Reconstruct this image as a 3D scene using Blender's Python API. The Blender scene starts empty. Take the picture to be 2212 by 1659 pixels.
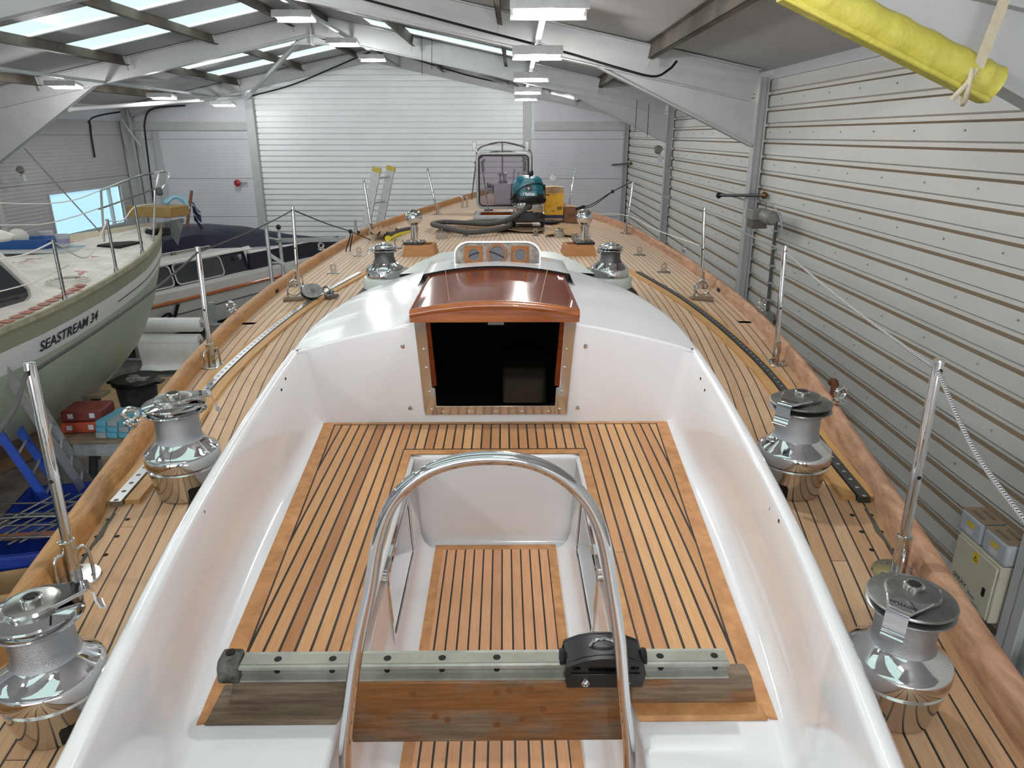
import bpy, bmesh, math, random
from mathutils import Vector as V, Matrix as M4
random.seed(4)
PI = math.pi
C = bpy.context.scene.collection
sc = bpy.context.scene
# ---------------------------------------------------------------- camera
FPX = 1534.0
PITCH = math.radians(19.3)
YAW = math.atan(18 / FPX)
CAM = V((0.04, 0.0, 1.14))
cam_d = bpy.data.cameras.new('camera')
cam_d.sensor_fit = 'HORIZONTAL'
cam_d.sensor_width = 36.0
cam_d.lens = 36.0 * FPX / 2212.0
cam_d.clip_start = 0.05
cam_d.clip_end = 200
cam = bpy.data.objects.new('camera', cam_d)
C.objects.link(cam)
cam.location = CAM
cam.rotation_euler = (PI / 2 - PITCH, 0, -YAW)
sc.camera = cam
# ---------------------------------------------------------------- light and exposure
W_ = bpy.data.worlds.new('overcast_sky')
sc.world = W_
W_.use_nodes = True
W_.node_tree.nodes['Background'].inputs[0].default_value = (0.97, 0.98, 1.0, 1)
W_.node_tree.nodes['Background'].inputs[1].default_value = 8.0
SKYLIGHT = 1.05      # daylight through the translucent roof sheets
LED = 3.5          # flood lights
LAMP_FILL = 52.0         # watts of the point light added under each lamp for fill
sc.view_settings.view_transform = 'Standard'
sc.view_settings.look = 'None'
sc.view_settings.gamma = 1
sc.view_settings.use_curve_mapping = False
sc.view_settings.exposure = 0.28
try:
    sc.cycles.sample_clamp_indirect = 6.0
    sc.cycles.max_bounces = 8
    sc.cycles.diffuse_bounces = 5
    sc.cycles.glossy_bounces = 5
    sc.cycles.use_denoising = True
except Exception:
    pass
# the building stands turned one degree from the yacht
BANG = math.radians(-1.0)
BORG = (0.04, 0, 0)
EZ, SL, XR, XL, XM, YF, YB, FZ = 1.95, 0.205, 3.36, -11.76, -4.2, 22.6, -14.0, -2.5
def roofz(x):
    return EZ + SL * (XR - x if x > XM else x - XL)
BM = M4.Translation(V(BORG)) @ M4.Rotation(BANG, 4, 'Z')
BMI = BM.inverted()
# ---------------------------------------------------------------- points on known planes
_cr, _sr = math.cos(-YAW), math.sin(-YAW)
def _rz(v): return V((_cr * v[0] - _sr * v[1], _sr * v[0] + _cr * v[1], v[2]))
_F = _rz((0, math.cos(PITCH), -math.sin(PITCH)))
_U = _rz((0, math.sin(PITCH), math.cos(PITCH)))
_R = _rz((1, 0, 0))
def ray(u, v): return _F + _R * ((u - 1106) / FPX) + _U * ((829.5 - v) / FPX)
def atz(u, v, z):
    d = ray(u, v); return CAM + d * ((z - CAM.z) / d.z)
def aty(u, v, y):
    d = ray(u, v); return CAM + d * ((y - CAM.y) / d.y)
def batx(u, v, x):
    d = BMI.to_3x3() @ ray(u, v); o = BMI @ CAM; return o + d * ((x - o.x) / d.x)
def baty(u, v, y):
    d = BMI.to_3x3() @ ray(u, v); o = BMI @ CAM; return o + d * ((y - o.y) / d.y)
def lerp(a, b, t): return a + (b - a) * t
def interp(x, pts):
    if x <= pts[0][0]: return pts[0][1]
    for (x0, y0), (x1, y1) in zip(pts, pts[1:]):
        if x <= x1: return y0 + (y1 - y0) * (x - x0) / (x1 - x0)
    return pts[-1][1]
def smooth(x, pts):
    # Catmull-Rom through the points
    n = len(pts)
    if x <= pts[0][0]: return pts[0][1]
    if x >= pts[-1][0]: return pts[-1][1]
    for i in range(n - 1):
        if x <= pts[i + 1][0]: break
    def sl(k):
        if k == 0: return (pts[1][1] - pts[0][1]) / (pts[1][0] - pts[0][0])
        if k == n - 1: return (pts[-1][1] - pts[-2][1]) / (pts[-1][0] - pts[-2][0])
        return (pts[k + 1][1] - pts[k - 1][1]) / (pts[k + 1][0] - pts[k - 1][0])
    h = pts[i + 1][0] - pts[i][0]; t = (x - pts[i][0]) / h
    return ((2*t**3 - 3*t**2 + 1) * pts[i][1] + (t**3 - 2*t**2 + t) * h * sl(i)
            + (-2*t**3 + 3*t**2) * pts[i + 1][1] + (t**3 - t**2) * h * sl(i + 1))
def curve_pts(pts, n=8, closed=False):
    P = [V(p) for p in pts]; out = []; m = len(P)
    for i in range(m if closed else m - 1):
        p1, p2 = P[i], P[(i + 1) % m]
        p0 = P[i - 1] if (closed or i > 0) else p1 * 2 - p2
        p3 = P[(i + 2) % m] if (closed or i + 2 < m) else p2 * 2 - p1
        for k in range(n):
            t = k / n
            out.append(0.5 * ((2*p1) + (p2-p0)*t + (2*p0-5*p1+4*p2-p3)*t*t + (3*p1-p0-3*p2+p3)*t**3))
    if not closed: out.append(P[-1])
    return out
# ---------------------------------------------------------------- mesh builder
class MB:
    def __init__(s): s.v = []; s.f = []; s.uv = []
    def add(s, vs, fs, uvs=None):
        n = len(s.v)
        s.v += [tuple(v) for v in vs]
        s.uv += [tuple(q) for q in uvs] if uvs else [(0, 0)] * len(vs)
        s.f += [tuple(i + n for i in f) for f in fs]
        return s
    def box(s, x0, x1, y0, y1, z0, z1, R=None):
        P = [V((x, y, z)) for z in (z0, z1) for y in (y0, y1) for x in (x0, x1)]
        if R is not None: P = [R @ p for p in P]
        uv = [(p[0] if abs(x1-x0) < abs(y1-y0) else p[1], p[1] if abs(x1-x0) < abs(y1-y0) else p[0]) for p in P]
        return s.add(P, [(0,2,3,1), (4,5,7,6), (0,1,5,4), (2,6,7,3), (0,4,6,2), (1,3,7,5)], uv)
    def bar(s, p0, p1, w, h, up=(0, 0, 1)):
        p0, p1 = V(p0), V(p1); d = (p1 - p0); L = d.length; d.normalize()
        up = V(up); x = d.cross(up)
        if x.length < 1e-4: x = d.cross(V((1, 0, 0)))
        x.normalize(); y = x.cross(d)
        P = []; uv = []
        for q, l in ((p0, 0), (p1, L)):
            for a, b in ((-1,-1), (1,-1), (1,1), (-1,1)):
                P.append(q + x * (a*w/2) + y * (b*h/2)); uv.append((a*w/2 + b*h/2, l))
        return s.add(P, [(0,1,2,3), (7,6,5,4), (0,4,5,1), (1,5,6,2), (2,6,7,3), (3,7,4,0)], uv)
    def tube(s, pts, r, n=10, closed=False, cap=True):
        P = [V(p) for p in pts]; m = len(P)
        rr = r if isinstance(r, (list, tuple)) else [r] * m
        T = []
        for i in range(m):
            a = P[i-1] if (i > 0 or closed) else P[i]
            b = P[(i+1) % m] if (i < m-1 or closed) else P[i]
            t = b - a
            T.append(t.normalized() if t.length > 1e-9 else V((0,0,1)))
        u = T[0].cross(V((0,0,1)))
        if u.length < 1e-3: u = T[0].cross(V((1,0,0)))
        u.normalize()
        vs = []; uv = []; L = 0
        for i in range(m):
            if i: L += (P[i]-P[i-1]).length
            u = (u - T[i]*u.dot(T[i])).normalized(); w = T[i].cross(u)
            for k in range(n):
                a = 2*PI*k/n
                vs.append(P[i] + (u*math.cos(a) + w*math.sin(a))*rr[i]); uv.append((k/n, L))
        fs = []
        for i in range(m if closed else m-1):
            j = (i+1) % m
            for k in range(n):
                l = (k+1) % n
                fs.append((i*n+k, i*n+l, j*n+l, j*n+k))
        if cap and not closed:
            fs.append(tuple(range(n-1, -1, -1))); fs.append(tuple((m-1)*n+k for k in range(n)))
        return s.add(vs, fs, uv)
    def lathe(s, prof, c=(0,0,0), n=32, mat=None):
        vs = []; fs = []; uv = []; m = len(prof)
        for i, (r, z) in enumerate(prof):
            for k in range(n):
                a = 2*PI*k/n
                p = V((r*math.cos(a), r*math.sin(a), z))
                if mat is not None: p = mat @ p
                vs.append(p + V(c)); uv.append((k/n, z))
        for i in range(m-1):
            for k in range(n):
                l = (k+1) % n
                fs.append((i*n+k, i*n+l, (i+1)*n+l, (i+1)*n+k))
        if prof[0][0] > 1e-5: fs.append(tuple(range(n-1, -1, -1)))
        if prof[-1][0] > 1e-5: fs.append(tuple((m-1)*n+k for k in range(n)))
        return s.add(vs, fs, uv)
    def grid(s, rows, uvs=None, closed=False):
        m, n = len(rows), len(rows[0]); fs = []
        for i in range(m-1):
            for k in range(n if closed else n-1):
                l = (k+1) % n
                fs.append((i*n+k, i*n+l, (i+1)*n+l, (i+1)*n+k))
        return s.add([p for r in rows for p in r], fs, [q for r in uvs for q in r] if uvs else None)
    def prism(s, poly, d, f):
        # polygon in 2D pushed along by d; f maps (a, b, c) to a point
        n = len(poly)
        P = [f(a, b, 0) for a, b in poly] + [f(a, b, d) for a, b in poly]
        fs = [tuple(range(n)), tuple(range(2*n-1, n-1, -1))]
        for i in range(n):
            j = (i+1) % n
            fs.append((i, i+n, j+n, j))
        return s.add(P, fs, [(a, b) for a, b in poly]*2)
    def plate(s, loops, d, f):
        # outline with holes, filled, thickness d (0 = sheet)
        cu = bpy.data.curves.new('t', 'CURVE'); cu.dimensions = '2D'; cu.fill_mode = 'BOTH'
        cu.extrude = d / 2
        for L in loops:
            sp = cu.splines.new('POLY'); sp.points.add(len(L) - 1); sp.use_cyclic_u = True
            for q, (a, b) in zip(sp.points, L): q.co = (a, b, 0, 1)
        ob = bpy.data.objects.new('t', cu)
        me = bpy.data.meshes.new_from_object(ob)
        vs = [f(v.co.x, v.co.y, v.co.z) for v in me.vertices]
        s.add(vs, [tuple(p.vertices) for p in me.polygons], [(v.co.x, v.co.y) for v in me.vertices])
        bpy.data.objects.remove(ob); bpy.data.curves.remove(cu); bpy.data.meshes.remove(me)
        return s
    def text(s, body, size, f, depth=0.0, align='LEFT', shear=0.0, bold=0.0):
        cu = bpy.data.curves.new('t', 'FONT'); cu.body = body; cu.size = size; cu.align_x = align
        cu.extrude = depth; cu.shear = shear; cu.offset = bold; cu.resolution_u = 3
        ob = bpy.data.objects.new('t', cu)
        me = bpy.data.meshes.new_from_object(ob)
        s.add([f(v.co.x, v.co.y, v.co.z) for v in me.vertices], [tuple(p.vertices) for p in me.polygons])
        bpy.data.objects.remove(ob); bpy.data.curves.remove(cu); bpy.data.meshes.remove(me)
        return s
    def ball(s, c, r, n=20, sc_=(1,1,1)):
        prof = [(max(math.sin(PI*i/(n//2))*r, 1e-6), -math.cos(PI*i/(n//2))*r) for i in range(n//2+1)]
        return s.lathe(prof, c, n, M4.Diagonal(V(sc_)).to_3x3())
    def ring(s, c, R, r, mat=None, n=20, k=8, a0=0, a1=2*PI):
        full = abs(a1-a0-2*PI) < 1e-6
        pts = []
        for i in range(n if full else n+1):
            a = a0 + (a1-a0)*i/n
            p = V((R*math.cos(a), R*math.sin(a), 0))
            pts.append((mat @ p if mat is not None else p) + V(c))
        return s.tube(pts, r, k, closed=full)
def mesh(name, mb, mat, merge=True, sharp=35, doubles=1e-5):
    me = bpy.data.meshes.new(name)
    me.from_pydata(mb.v, [], mb.f)
    ul = me.uv_layers.new(name='UVMap')
    flat = []
    for l in me.loops: flat += mb.uv[l.vertex_index]
    ul.data.foreach_set('uv', flat)
    bm = bmesh.new(); bm.from_mesh(me)
    if merge: bmesh.ops.remove_doubles(bm, verts=bm.verts, dist=doubles)
    bmesh.ops.recalc_face_normals(bm, faces=bm.faces)
    bm.to_mesh(me); bm.free()
    me.polygons.foreach_set('use_smooth', [True] * len(me.polygons))
    me.set_sharp_from_angle(angle=math.radians(sharp))
    if mat: me.materials.append(mat)
    return me
def obj(name, mb, mat, parent=None, bevel=0, seg=2, label=None, **k):
    o = bpy.data.objects.new(name, mesh(name, mb, mat, **k)); C.objects.link(o)
    if parent: o.parent = parent
    if bevel:
        b = o.modifiers.new('bevel', 'BEVEL'); b.width = bevel; b.segments = seg
        b.limit_method = 'ANGLE'; b.angle_limit = math.radians(40)
    if label: o['label'] = label
    return o
def tag(o, label, cat, group=None):
    o['label'] = label; o['category'] = cat
    if group: o['group'] = group
    return o
def thing(name, label, cat, loc=(0,0,0), rot=(0,0,0), group=None):
    o = bpy.data.objects.new(name, None); C.objects.link(o)
    o.location = loc; o.rotation_euler = rot; o.empty_display_size = 0.1
    return tag(o, label, cat, group)
def bthing(name, label, cat, loc=(0,0,0), rz=0, group=None):
    return thing(name, label, cat, BM @ V(loc), (0, 0, BANG + rz), group)
def bobj(name, mb, mat, **k):
    o = obj(name, mb, mat, **k); o.location = BORG; o.rotation_euler = (0, 0, BANG); return o
def struct(name, mb, mat, **k):
    o = bobj(name, mb, mat, **k); o['kind'] = 'structure'; return o
def dup(root, loc, rot=None, label=None, group=None, scale=None):
    r = root.copy(); C.objects.link(r); r.location = loc
    if rot is not None: r.rotation_euler = rot
    if scale: r.scale = scale
    if label: r['label'] = label
    if group: r['group'] = group
    for ch in list(root.children):
        c = ch.copy(); C.objects.link(c); c.parent = r
        for g in list(ch.children):
            d = g.copy(); C.objects.link(d); d.parent = c
    return r
def rrect(x0, x1, y0, y1, r, n=5):
    out = []
    for cx, cy, a in ((x1-r, y0+r, -PI/2), (x1-r, y1-r, 0), (x0+r, y1-r, PI/2), (x0+r, y0+r, PI)):
        for i in range(n+1):
            t = a + PI/2*i/n; out.append((cx + r*math.cos(t), cy + r*math.sin(t)))
    return out
def circ(x, y, r, n=28): return [(x + r*math.cos(2*PI*i/n), y + r*math.sin(2*PI*i/n)) for i in range(n)]
# ---------------------------------------------------------------- materials
def lin(c):
    return tuple(((x/255)/12.92 if x/255 <= 0.04045 else ((x/255+0.055)/1.055)**2.4) for x in c) + (1,)
class NT:
    def __init__(s, name):
        s.m = bpy.data.materials.new(name); s.m.use_nodes = True; s.t = s.m.node_tree
        s.b = s.t.nodes['Principled BSDF']
    def n(s, typ, **k):
        x = s.t.nodes.new(typ)
        for a, b in k.items():
            if a.startswith('i_'):
                key = a[2:]; x.inputs[int(key) if key.isdigit() else key].default_value = b
            else: setattr(x, a, b)
        return x
    def l(s, a, b): s.t.links.new(a, b)
    def math(s, op, a, b=None):
        x = s.n('ShaderNodeMath', operation=op)
        for i, q in enumerate((a, b)):
            if q is None: continue
            if isinstance(q, (int, float)): x.inputs[i].default_value = q
            else: s.l(q, x.inputs[i])
        return x.outputs[0]
    def mix(s, f, a, b, mode='MIX'):
        x = s.n('ShaderNodeMix', data_type='RGBA', blend_type=mode)
        for i, q in ((0, f), (6, a), (7, b)):
            if hasattr(q, 'is_output'): s.l(q, x.inputs[i])
            else: x.inputs[i].default_value = q
        return x.outputs[2]
    def noise(s, scale, vec=None, detail=3, rough=0.5, out=0):
        x = s.n('ShaderNodeTexNoise'); x.inputs['Scale'].default_value = scale
        x.inputs['Detail'].default_value = detail; x.inputs['Roughness'].default_value = rough
        if vec is not None: s.l(vec, x.inputs['Vector'])
        return x.outputs[out]
    def ramp(s, f, stops, const=False):
        x = s.n('ShaderNodeValToRGB'); cr = x.color_ramp
        if const: cr.interpolation = 'CONSTANT'
        while len(cr.elements) < len(stops): cr.elements.new(0.5)
        for e, (p, c) in zip(cr.elements, stops): e.position = p; e.color = c
        s.l(f, x.inputs[0]); return x.outputs[0]
    def coord(s, which='Object'): return s.n('ShaderNodeTexCoord').outputs[which]
    def mapv(s, v, sc_=(1,1,1), rot=(0,0,0)):
        x = s.n('ShaderNodeMapping'); x.inputs['Scale'].default_value = sc_; x.inputs['Rotation'].default_value = rot
        s.l(v, x.inputs[0]); return x.outputs[0]
    def bump(s, h, strength=0.3, dist=0.01):
        x = s.n('ShaderNodeBump'); x.inputs['Strength'].default_value = strength; x.inputs['Distance'].default_value = dist
        s.l(h, x.inputs['Height']); s.l(x.outputs[0], s.b.inputs['Normal'])
    def set(s, **k):
        for a, b in k.items():
            i = s.b.inputs[a.replace('_', ' ')]
            if hasattr(b, 'is_output'): s.l(b, i)
            else: i.default_value = b
        return s
def mat(name, c, rough=0.5, metal=0.0, var=0.0, vscale=6.0, coat=0.0, bump=0.0, bscale=40, c2=None, spec=0.5, mapsc=(1,1,1)):
    t = NT(name); col = lin(c)
    t.set(Roughness=rough, Metallic=metal)
    t.b.inputs['Specular IOR Level'].default_value = spec
    if coat: t.b.inputs['Coat Weight'].default_value = coat; t.b.inputs['Coat Roughness'].default_value = 0.04
    if var or c2:
        v = t.mapv(t.coord(), mapsc)
        f = t.noise(vscale, v, 5, 0.6)
        d = lin(c2) if c2 else tuple(x*(1-var) for x in col[:3]) + (1,)
        t.l(t.ramp(f, [(0.35, d), (0.65, col)]), t.b.inputs['Base Color'])
    else: t.b.inputs['Base Color'].default_value = col
    if bump: t.bump(t.noise(bscale, t.mapv(t.coord(), mapsc), 4), bump, 0.004)
    return t.m
def teak(name, cols, w, seam=0.0045, along=1.9, seamcol=(46, 42, 40), rough=0.6, grain=0.35, fore_pale=False):
    t = NT(name)
    uv = t.coord('UV'); sp = t.n('ShaderNodeSeparateXYZ'); t.l(uv, sp.inputs[0])
    x, y = sp.outputs[0], sp.outputs[1]
    q = t.math('DIVIDE', x, w)
    pid = t.math('FLOOR', q); fr = t.math('SUBTRACT', q, pid)
    wn = t.n('ShaderNodeTexWhiteNoise', noise_dimensions='1D'); t.l(pid, wn.inputs['W'])
    yo = t.math('ADD', t.math('DIVIDE', y, along), t.math('MULTIPLY', wn.outputs[0], 7.0))
    seg = t.math('FLOOR', yo); yf = t.math('SUBTRACT', yo, seg)
    w2 = t.n('ShaderNodeTexWhiteNoise', noise_dimensions='2D')
    cb = t.n('ShaderNodeCombineXYZ'); t.l(pid, cb.inputs[0]); t.l(seg, cb.inputs[1]); t.l(cb.outputs[0], w2.inputs['Vector'])
    n = len(cols)
    base = t.ramp(w2.outputs[0], [((i + 0.0) / max(n - 1, 1), lin(c)) for i, c in enumerate(cols)])
    cg = t.n('ShaderNodeCombineXYZ')
    t.l(t.math('MULTIPLY', x, 260), cg.inputs[0]); t.l(t.math('MULTIPLY', y, 9), cg.inputs[1]); t.l(t.math('MULTIPLY', w2.outputs[0], 50), cg.inputs[2])
    g = t.noise(1.0, cg.outputs[0], 4, 0.6)
    base = t.mix(grain, base, t.ramp(g, [(0.3, (0.25, 0.22, 0.2, 1)), (0.7, (0.85, 0.85, 0.85, 1))]), 'SOFT_LIGHT')
    big = t.noise(2.2, t.coord(), 3)
    base = t.mix(0.35, base, t.ramp(big, [(0.3, (0.36, 0.36, 0.37, 1)), (0.7, (0.62, 0.6, 0.58, 1))]), 'SOFT_LIGHT')
    if fore_pale:   # the teak turns paler towards the bow
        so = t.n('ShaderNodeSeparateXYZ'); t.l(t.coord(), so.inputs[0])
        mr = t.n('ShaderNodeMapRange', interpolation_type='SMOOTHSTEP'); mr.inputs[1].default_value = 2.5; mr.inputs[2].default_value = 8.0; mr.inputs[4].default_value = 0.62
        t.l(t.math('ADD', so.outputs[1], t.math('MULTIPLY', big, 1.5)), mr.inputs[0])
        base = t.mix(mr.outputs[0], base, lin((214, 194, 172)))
    s1 = t.math('LESS_THAN', fr, seam / w)
    s2 = t.math('LESS_THAN', yf, 0.0022 / along)
    sm = t.math('MAXIMUM', s1, s2)
    fin = t.mix(sm, base, lin(seamcol))
    t.l(fin, t.b.inputs['Base Color'])
    t.set(Roughness=rough); t.b.inputs['Specular IOR Level'].default_value = 0.35
    t.bump(t.math('SUBTRACT', t.math('MULTIPLY', g, 0.3), t.math('MULTIPLY', sm, 0.6)), 0.25, 0.002)
    return t.m
def wood(name, c1, c2, rough=0.5, coat=0.0, axis=(1, 25, 25), scale=3, bump=0.1):
    t = NT(name)
    v = t.mapv(t.coord(), axis)
    f = t.noise(scale, v, 6, 0.65); f2 = t.noise(1.6, t.coord(), 3)
    c = t.ramp(f, [(0.3, lin(c1)), (0.7, lin(c2))])
    c = t.mix(0.4, c, t.ramp(f2, [(0.3, (0.35, 0.35, 0.35, 1)), (0.7, (0.65, 0.65, 0.65, 1))]), 'OVERLAY')
    t.l(c, t.b.inputs['Base Color']); t.set(Roughness=rough)
    if coat: t.b.inputs['Coat Weight'].default_value = coat; t.b.inputs['Coat Roughness'].default_value = 0.03
    t.bump(f, bump, 0.002)
    return t.m
def emis(name, c, strength, base=None):
    t = NT(name); t.set(Base_Color=base or lin(c), Emission_Color=lin(c), Emission_Strength=strength); return t.m
def rope(name, c1, c2, pitch=0.012):
    t = NT(name); uv = t.coord('UV'); sp = t.n('ShaderNodeSeparateXYZ'); t.l(uv, sp.inputs[0])
    f = t.math('FRACT', t.math('ADD', t.math('MULTIPLY', sp.outputs[0], 2.0), t.math('DIVIDE', sp.outputs[1], pitch)))
    t.l(t.ramp(f, [(0.0, lin(c1)), (0.55, lin(c2))], True), t.b.inputs['Base Color']); t.set(Roughness=0.7); return t.m
def dotted(name, c, hole, pitch, r, rough=0.35, metal=0.9):
    t = NT(name); uv = t.coord('UV'); sp = t.n('ShaderNodeSeparateXYZ'); t.l(uv, sp.inputs[0])
    a = t.math('SUBTRACT', t.math('MULTIPLY', t.math('FRACT', t.math('DIVIDE', sp.outputs[1], pitch)), pitch), pitch/2)
    d = t.math('SQRT', t.math('ADD', t.math('MULTIPLY', a, a), t.math('MULTIPLY', sp.outputs[0], sp.outputs[0])))
    k = t.math('LESS_THAN', d, r)
    t.l(t.mix(k, lin(c), lin(hole)), t.b.inputs['Base Color']); t.set(Roughness=rough, Metallic=metal); return t.m
Mt = {}
Mt['white'] = mat('white_gelcoat', (238, 238, 242), 0.16, coat=0.5)
Mt['pale'] = mat('pale_grey_green_paint', (196, 205, 200), 0.35, var=0.08)
Mt['chrome'] = mat('polished_chrome', (215, 216, 218), 0.04, 1.0)
Mt['steel'] = mat('stainless_steel', (205, 203, 200), 0.14, 1.0)
Mt['dullsteel'] = mat('dull_steel', (150, 150, 150), 0.38, 1.0, var=0.3, vscale=30)
Mt['drum'] = mat('knurled_grey_drum', (165, 168, 172), 0.33, 1.0, bump=0.5, bscale=500)
Mt['darkdrum'] = mat('dark_grey_drum', (92, 93, 94), 0.42, 0.8, bump=0.3, bscale=400)
Mt['alu'] = mat('aluminium', (190, 192, 193), 0.42, 0.7, var=0.15, vscale=14)
Mt['galv'] = mat('galvanised_steel', (165, 172, 176), 0.5, 0.5, var=0.2, vscale=18)
Mt['black'] = mat('black_plastic', (22, 22, 23), 0.35, bump=0.1, bscale=300)
Mt['matt_black'] = mat('matt_black', (14, 13, 13), 0.7)
Mt['rubber'] = mat('grey_rubber', (70, 70, 70), 0.6)
Mt['deck'] = teak('teak_side_deck', [(166, 130, 96), (190, 156, 122), (178, 142, 108), (198, 166, 134), (172, 134, 98)], 0.046, 0.005, 2.4, fore_pale=True)
Mt['seat'] = teak('teak_cockpit_planks', [(172, 120, 80), (206, 154, 106), (188, 136, 94), (214, 166, 118), (178, 122, 82)], 0.0415, 0.0076, 40.0, rough=0.55)
Mt['sole'] = teak('teak_sole_planks', [(206, 152, 114), (222, 168, 128), (212, 158, 118), (228, 176, 136)], 0.0405, 0.0066, 40.0, rough=0.55)
Mt['margin'] = wood('teak_margin_board', (172, 118, 74), (212, 156, 102), 0.55, axis=(6, 6, 6))
Mt['rail_port'] = wood('varnish_stripped_rail', (146, 100, 54), (188, 140, 84), 0.5, axis=(30, 1.5, 30))
Mt['rail_stbd'] = wood('sanded_dusty_rail', (140, 98, 72), (190, 150, 122), 0.75, axis=(12, 2, 12))
Mt['trackwood'] = wood('yellow_teak_strip', (168, 126, 76), (196, 152, 98), 0.6, axis=(30, 2, 30))
Mt['mahog'] = wood('varnished_mahogany', (84, 32, 12), (126, 56, 22), 0.14, 0.0, axis=(1.2, 18, 18), scale=4, bump=0.02)
Mt['mahog_edge'] = wood('varnished_mahogany_edge', (120, 56, 18), (178, 98, 38), 0.25, 1.0, axis=(1.2, 24, 24), bump=0.02)
for k_ in ('mahog',):
    Mt[k_].node_tree.nodes['Principled BSDF'].inputs['IOR'].default_value = 1.3
Mt['shade_wood'] = wood('shade_toned_cabin_wood', (16, 10, 8), (26, 16, 11), 0.6)  # toned nearly black to stand in for the unlit cabin's shade
Mt['lightwood'] = wood('bare_oak', (146, 98, 56), (176, 126, 80), 0.6, axis=(2, 20, 20))
Mt['wallsheet'] = mat('white_coated_wall_sheet', (206, 206, 202), 0.5, var=0.05, vscale=1.2)
Mt['panel'] = mat('white_wall_panel', (188, 192, 198), 0.55, var=0.05, vscale=1.0)
Mt['frame'] = mat('pale_grey_painted_steel', (182, 185, 185), 0.5, var=0.08, vscale=3)
Mt['purlin'] = mat('dirty_galvanised_purlin', (98, 92, 82), 0.7, 0.0, c2=(62, 56, 46), vscale=1.5)
Mt['plastic_grey'] = mat('light_grey_plastic', (178, 184, 190), 0.45, var=0.08)
Mt['card'] = mat('cardboard', (178, 148, 110), 0.8, var=0.15, vscale=5)
Mt['hole'] = mat('dark_hole', (10, 9, 8), 0.8)
Mt['navy'] = mat('navy_canvas', (34, 36, 58), 0.8, var=0.3, vscale=7, bump=0.3, bscale=9)
Mt['blackrope'] = rope('black_rope', (9, 9, 11), (26, 28, 34), 0.009)
Mt['stripedrope'] = rope('black_and_white_rope', (52, 54, 62), (205, 205, 205), 0.011)
Mt['whiterope'] = mat('white_rope', (205, 203, 196), 0.7)
# corrugated roof lining and skylight sheets
def ribbed(name, c, pitch, axis='Y', strength=0.4):
    t = NT(name); sp = t.n('ShaderNodeSeparateXYZ'); t.l(t.coord(), sp.inputs[0])
    o = sp.outputs['XYZ'.index(axis)]
    w = t.math('SINE', t.math('MULTIPLY', o, 2*PI/pitch))
    f = t.noise(0.9, t.coord(), 4)
    t.l(t.ramp(f, [(0.3, tuple(x*0.86 for x in lin(c)[:3]) + (1,)), (0.7, lin(c))]), t.b.inputs['Base Color'])
    t.set(Roughness=0.55); t.bump(w, strength, 0.01); return t.m
Mt['roof'] = ribbed('grey_roof_lining_sheet', (186, 186, 188), 0.07)
Mt['skylight'] = emis('translucent_roof_sheet', (202, 229, 224), SKYLIGHT, (.1, .12, .12, 1))
Mt['led'] = emis('lit_led_panel', (255, 252, 244), LED)
# ================================================================ the building
FRY = [-9.0, -2.5, 3.85, 10.2, 16.1, 22.4]
t = NT('concrete_floor'); cf = t.coord()
c1 = t.ramp(t.noise(0.9, cf, 6, 0.65), [(0.35, lin((92, 91, 88))), (0.65, lin((140, 138, 134)))])
t.l(t.mix(0.5, c1, t.ramp(t.noise(7, cf, 5, 0.7), [(0.4, (0.2, 0.2, 0.2, 1)), (0.62, (0.7, 0.7, 0.7, 1))]), 'OVERLAY'), t.b.inputs['Base Color'])
t.set(Roughness=0.7); Mt['concrete'] = t.m
struct('floor', MB().box(XL - .1, XR + .1, YB - .1, YF + .1, FZ - .1, FZ), Mt['concrete'])
# right wall: horizontal trapezoidal sheeting, dust lying in the troughs
w = MB(); pr = []
z = FZ
while z < EZ + 0.06:
    pr += [(0, z), (0, z + .13), (.03, z + .15), (.03, z + .185)]; z += 0.2
w.grid([[(XR + a, y, b) for a, b in pr] for y in (YB, YF)])
wr = struct('wall_right', w, Mt['wallsheet'], sharp=10)
Mt['dust'] = mat('brown_dust_on_sheet_ledge', (128, 112, 92), 0.9)
wr.data.materials.append(Mt['dust'])
for p in wr.data.polygons:
    if p.normal.z > 0.3 and abs(p.normal.x) > 0.2: p.material_index = 1
    elif p.normal.z < -0.3 and p.normal.x > 0: p.material_index = 1
cs = [p for p in wr.data.polygons if abs(p.normal.z) > 0.3]
for p in cs:   # the ledge that looks up carries the dust
    zs = sorted((wr.data.vertices[i].co.z, wr.data.vertices[i].co.x) for i in p.vertices)
    p.material_index = 1 if zs[0][1] < zs[-1][1] else 0
s = MB()
for k in range(2, 22, 2):
    for j in range(26):
        s.ball((XR - .004, 3.2 + j * .72 + (k % 4) * .15, FZ + k * .2 + .075), .009, 8)
o = obj('screw_head', s, Mt['galv']); o['kind'] = 'stuff'; o.parent = wr
def groove(name, c, period, off, rib=0.0, ribp=0.09):
    t = NT(name); sp = t.n('ShaderNodeSeparateXYZ'); t.l(t.coord(), sp.inputs[0])
    f = t.math('FRACT', t.math('DIVIDE', t.math('ADD', sp.outputs[2], off), period))
    m = t.math('LESS_THAN', f, 0.014 / period)
    b = t.ramp(t.noise(0.8, t.coord(), 5), [(0.3, tuple(x*.9 for x in lin(c)[:3]) + (1,)), (0.7, lin(c))])
    t.l(t.mix(m, b, lin((112, 112, 112))), t.b.inputs['Base Color']); t.set(Roughness=0.55)
    if rib: t.bump(t.math('SINE', t.math('MULTIPLY', sp.outputs[2], 2*PI/ribp)), rib, 0.01)
    return t.m
Mt['panel_g'] = groove('white_wall_panel', (206, 208, 214), 1.14, 0.12, 0.12)
Mt['panel_l'] = groove('ribbed_side_wall', (176, 177, 179), 1.14, 0.0, 0.35)
WY0, WY1, WZ0, WZ1 = 18.35, 21.75, -1.32, -0.28
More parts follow.
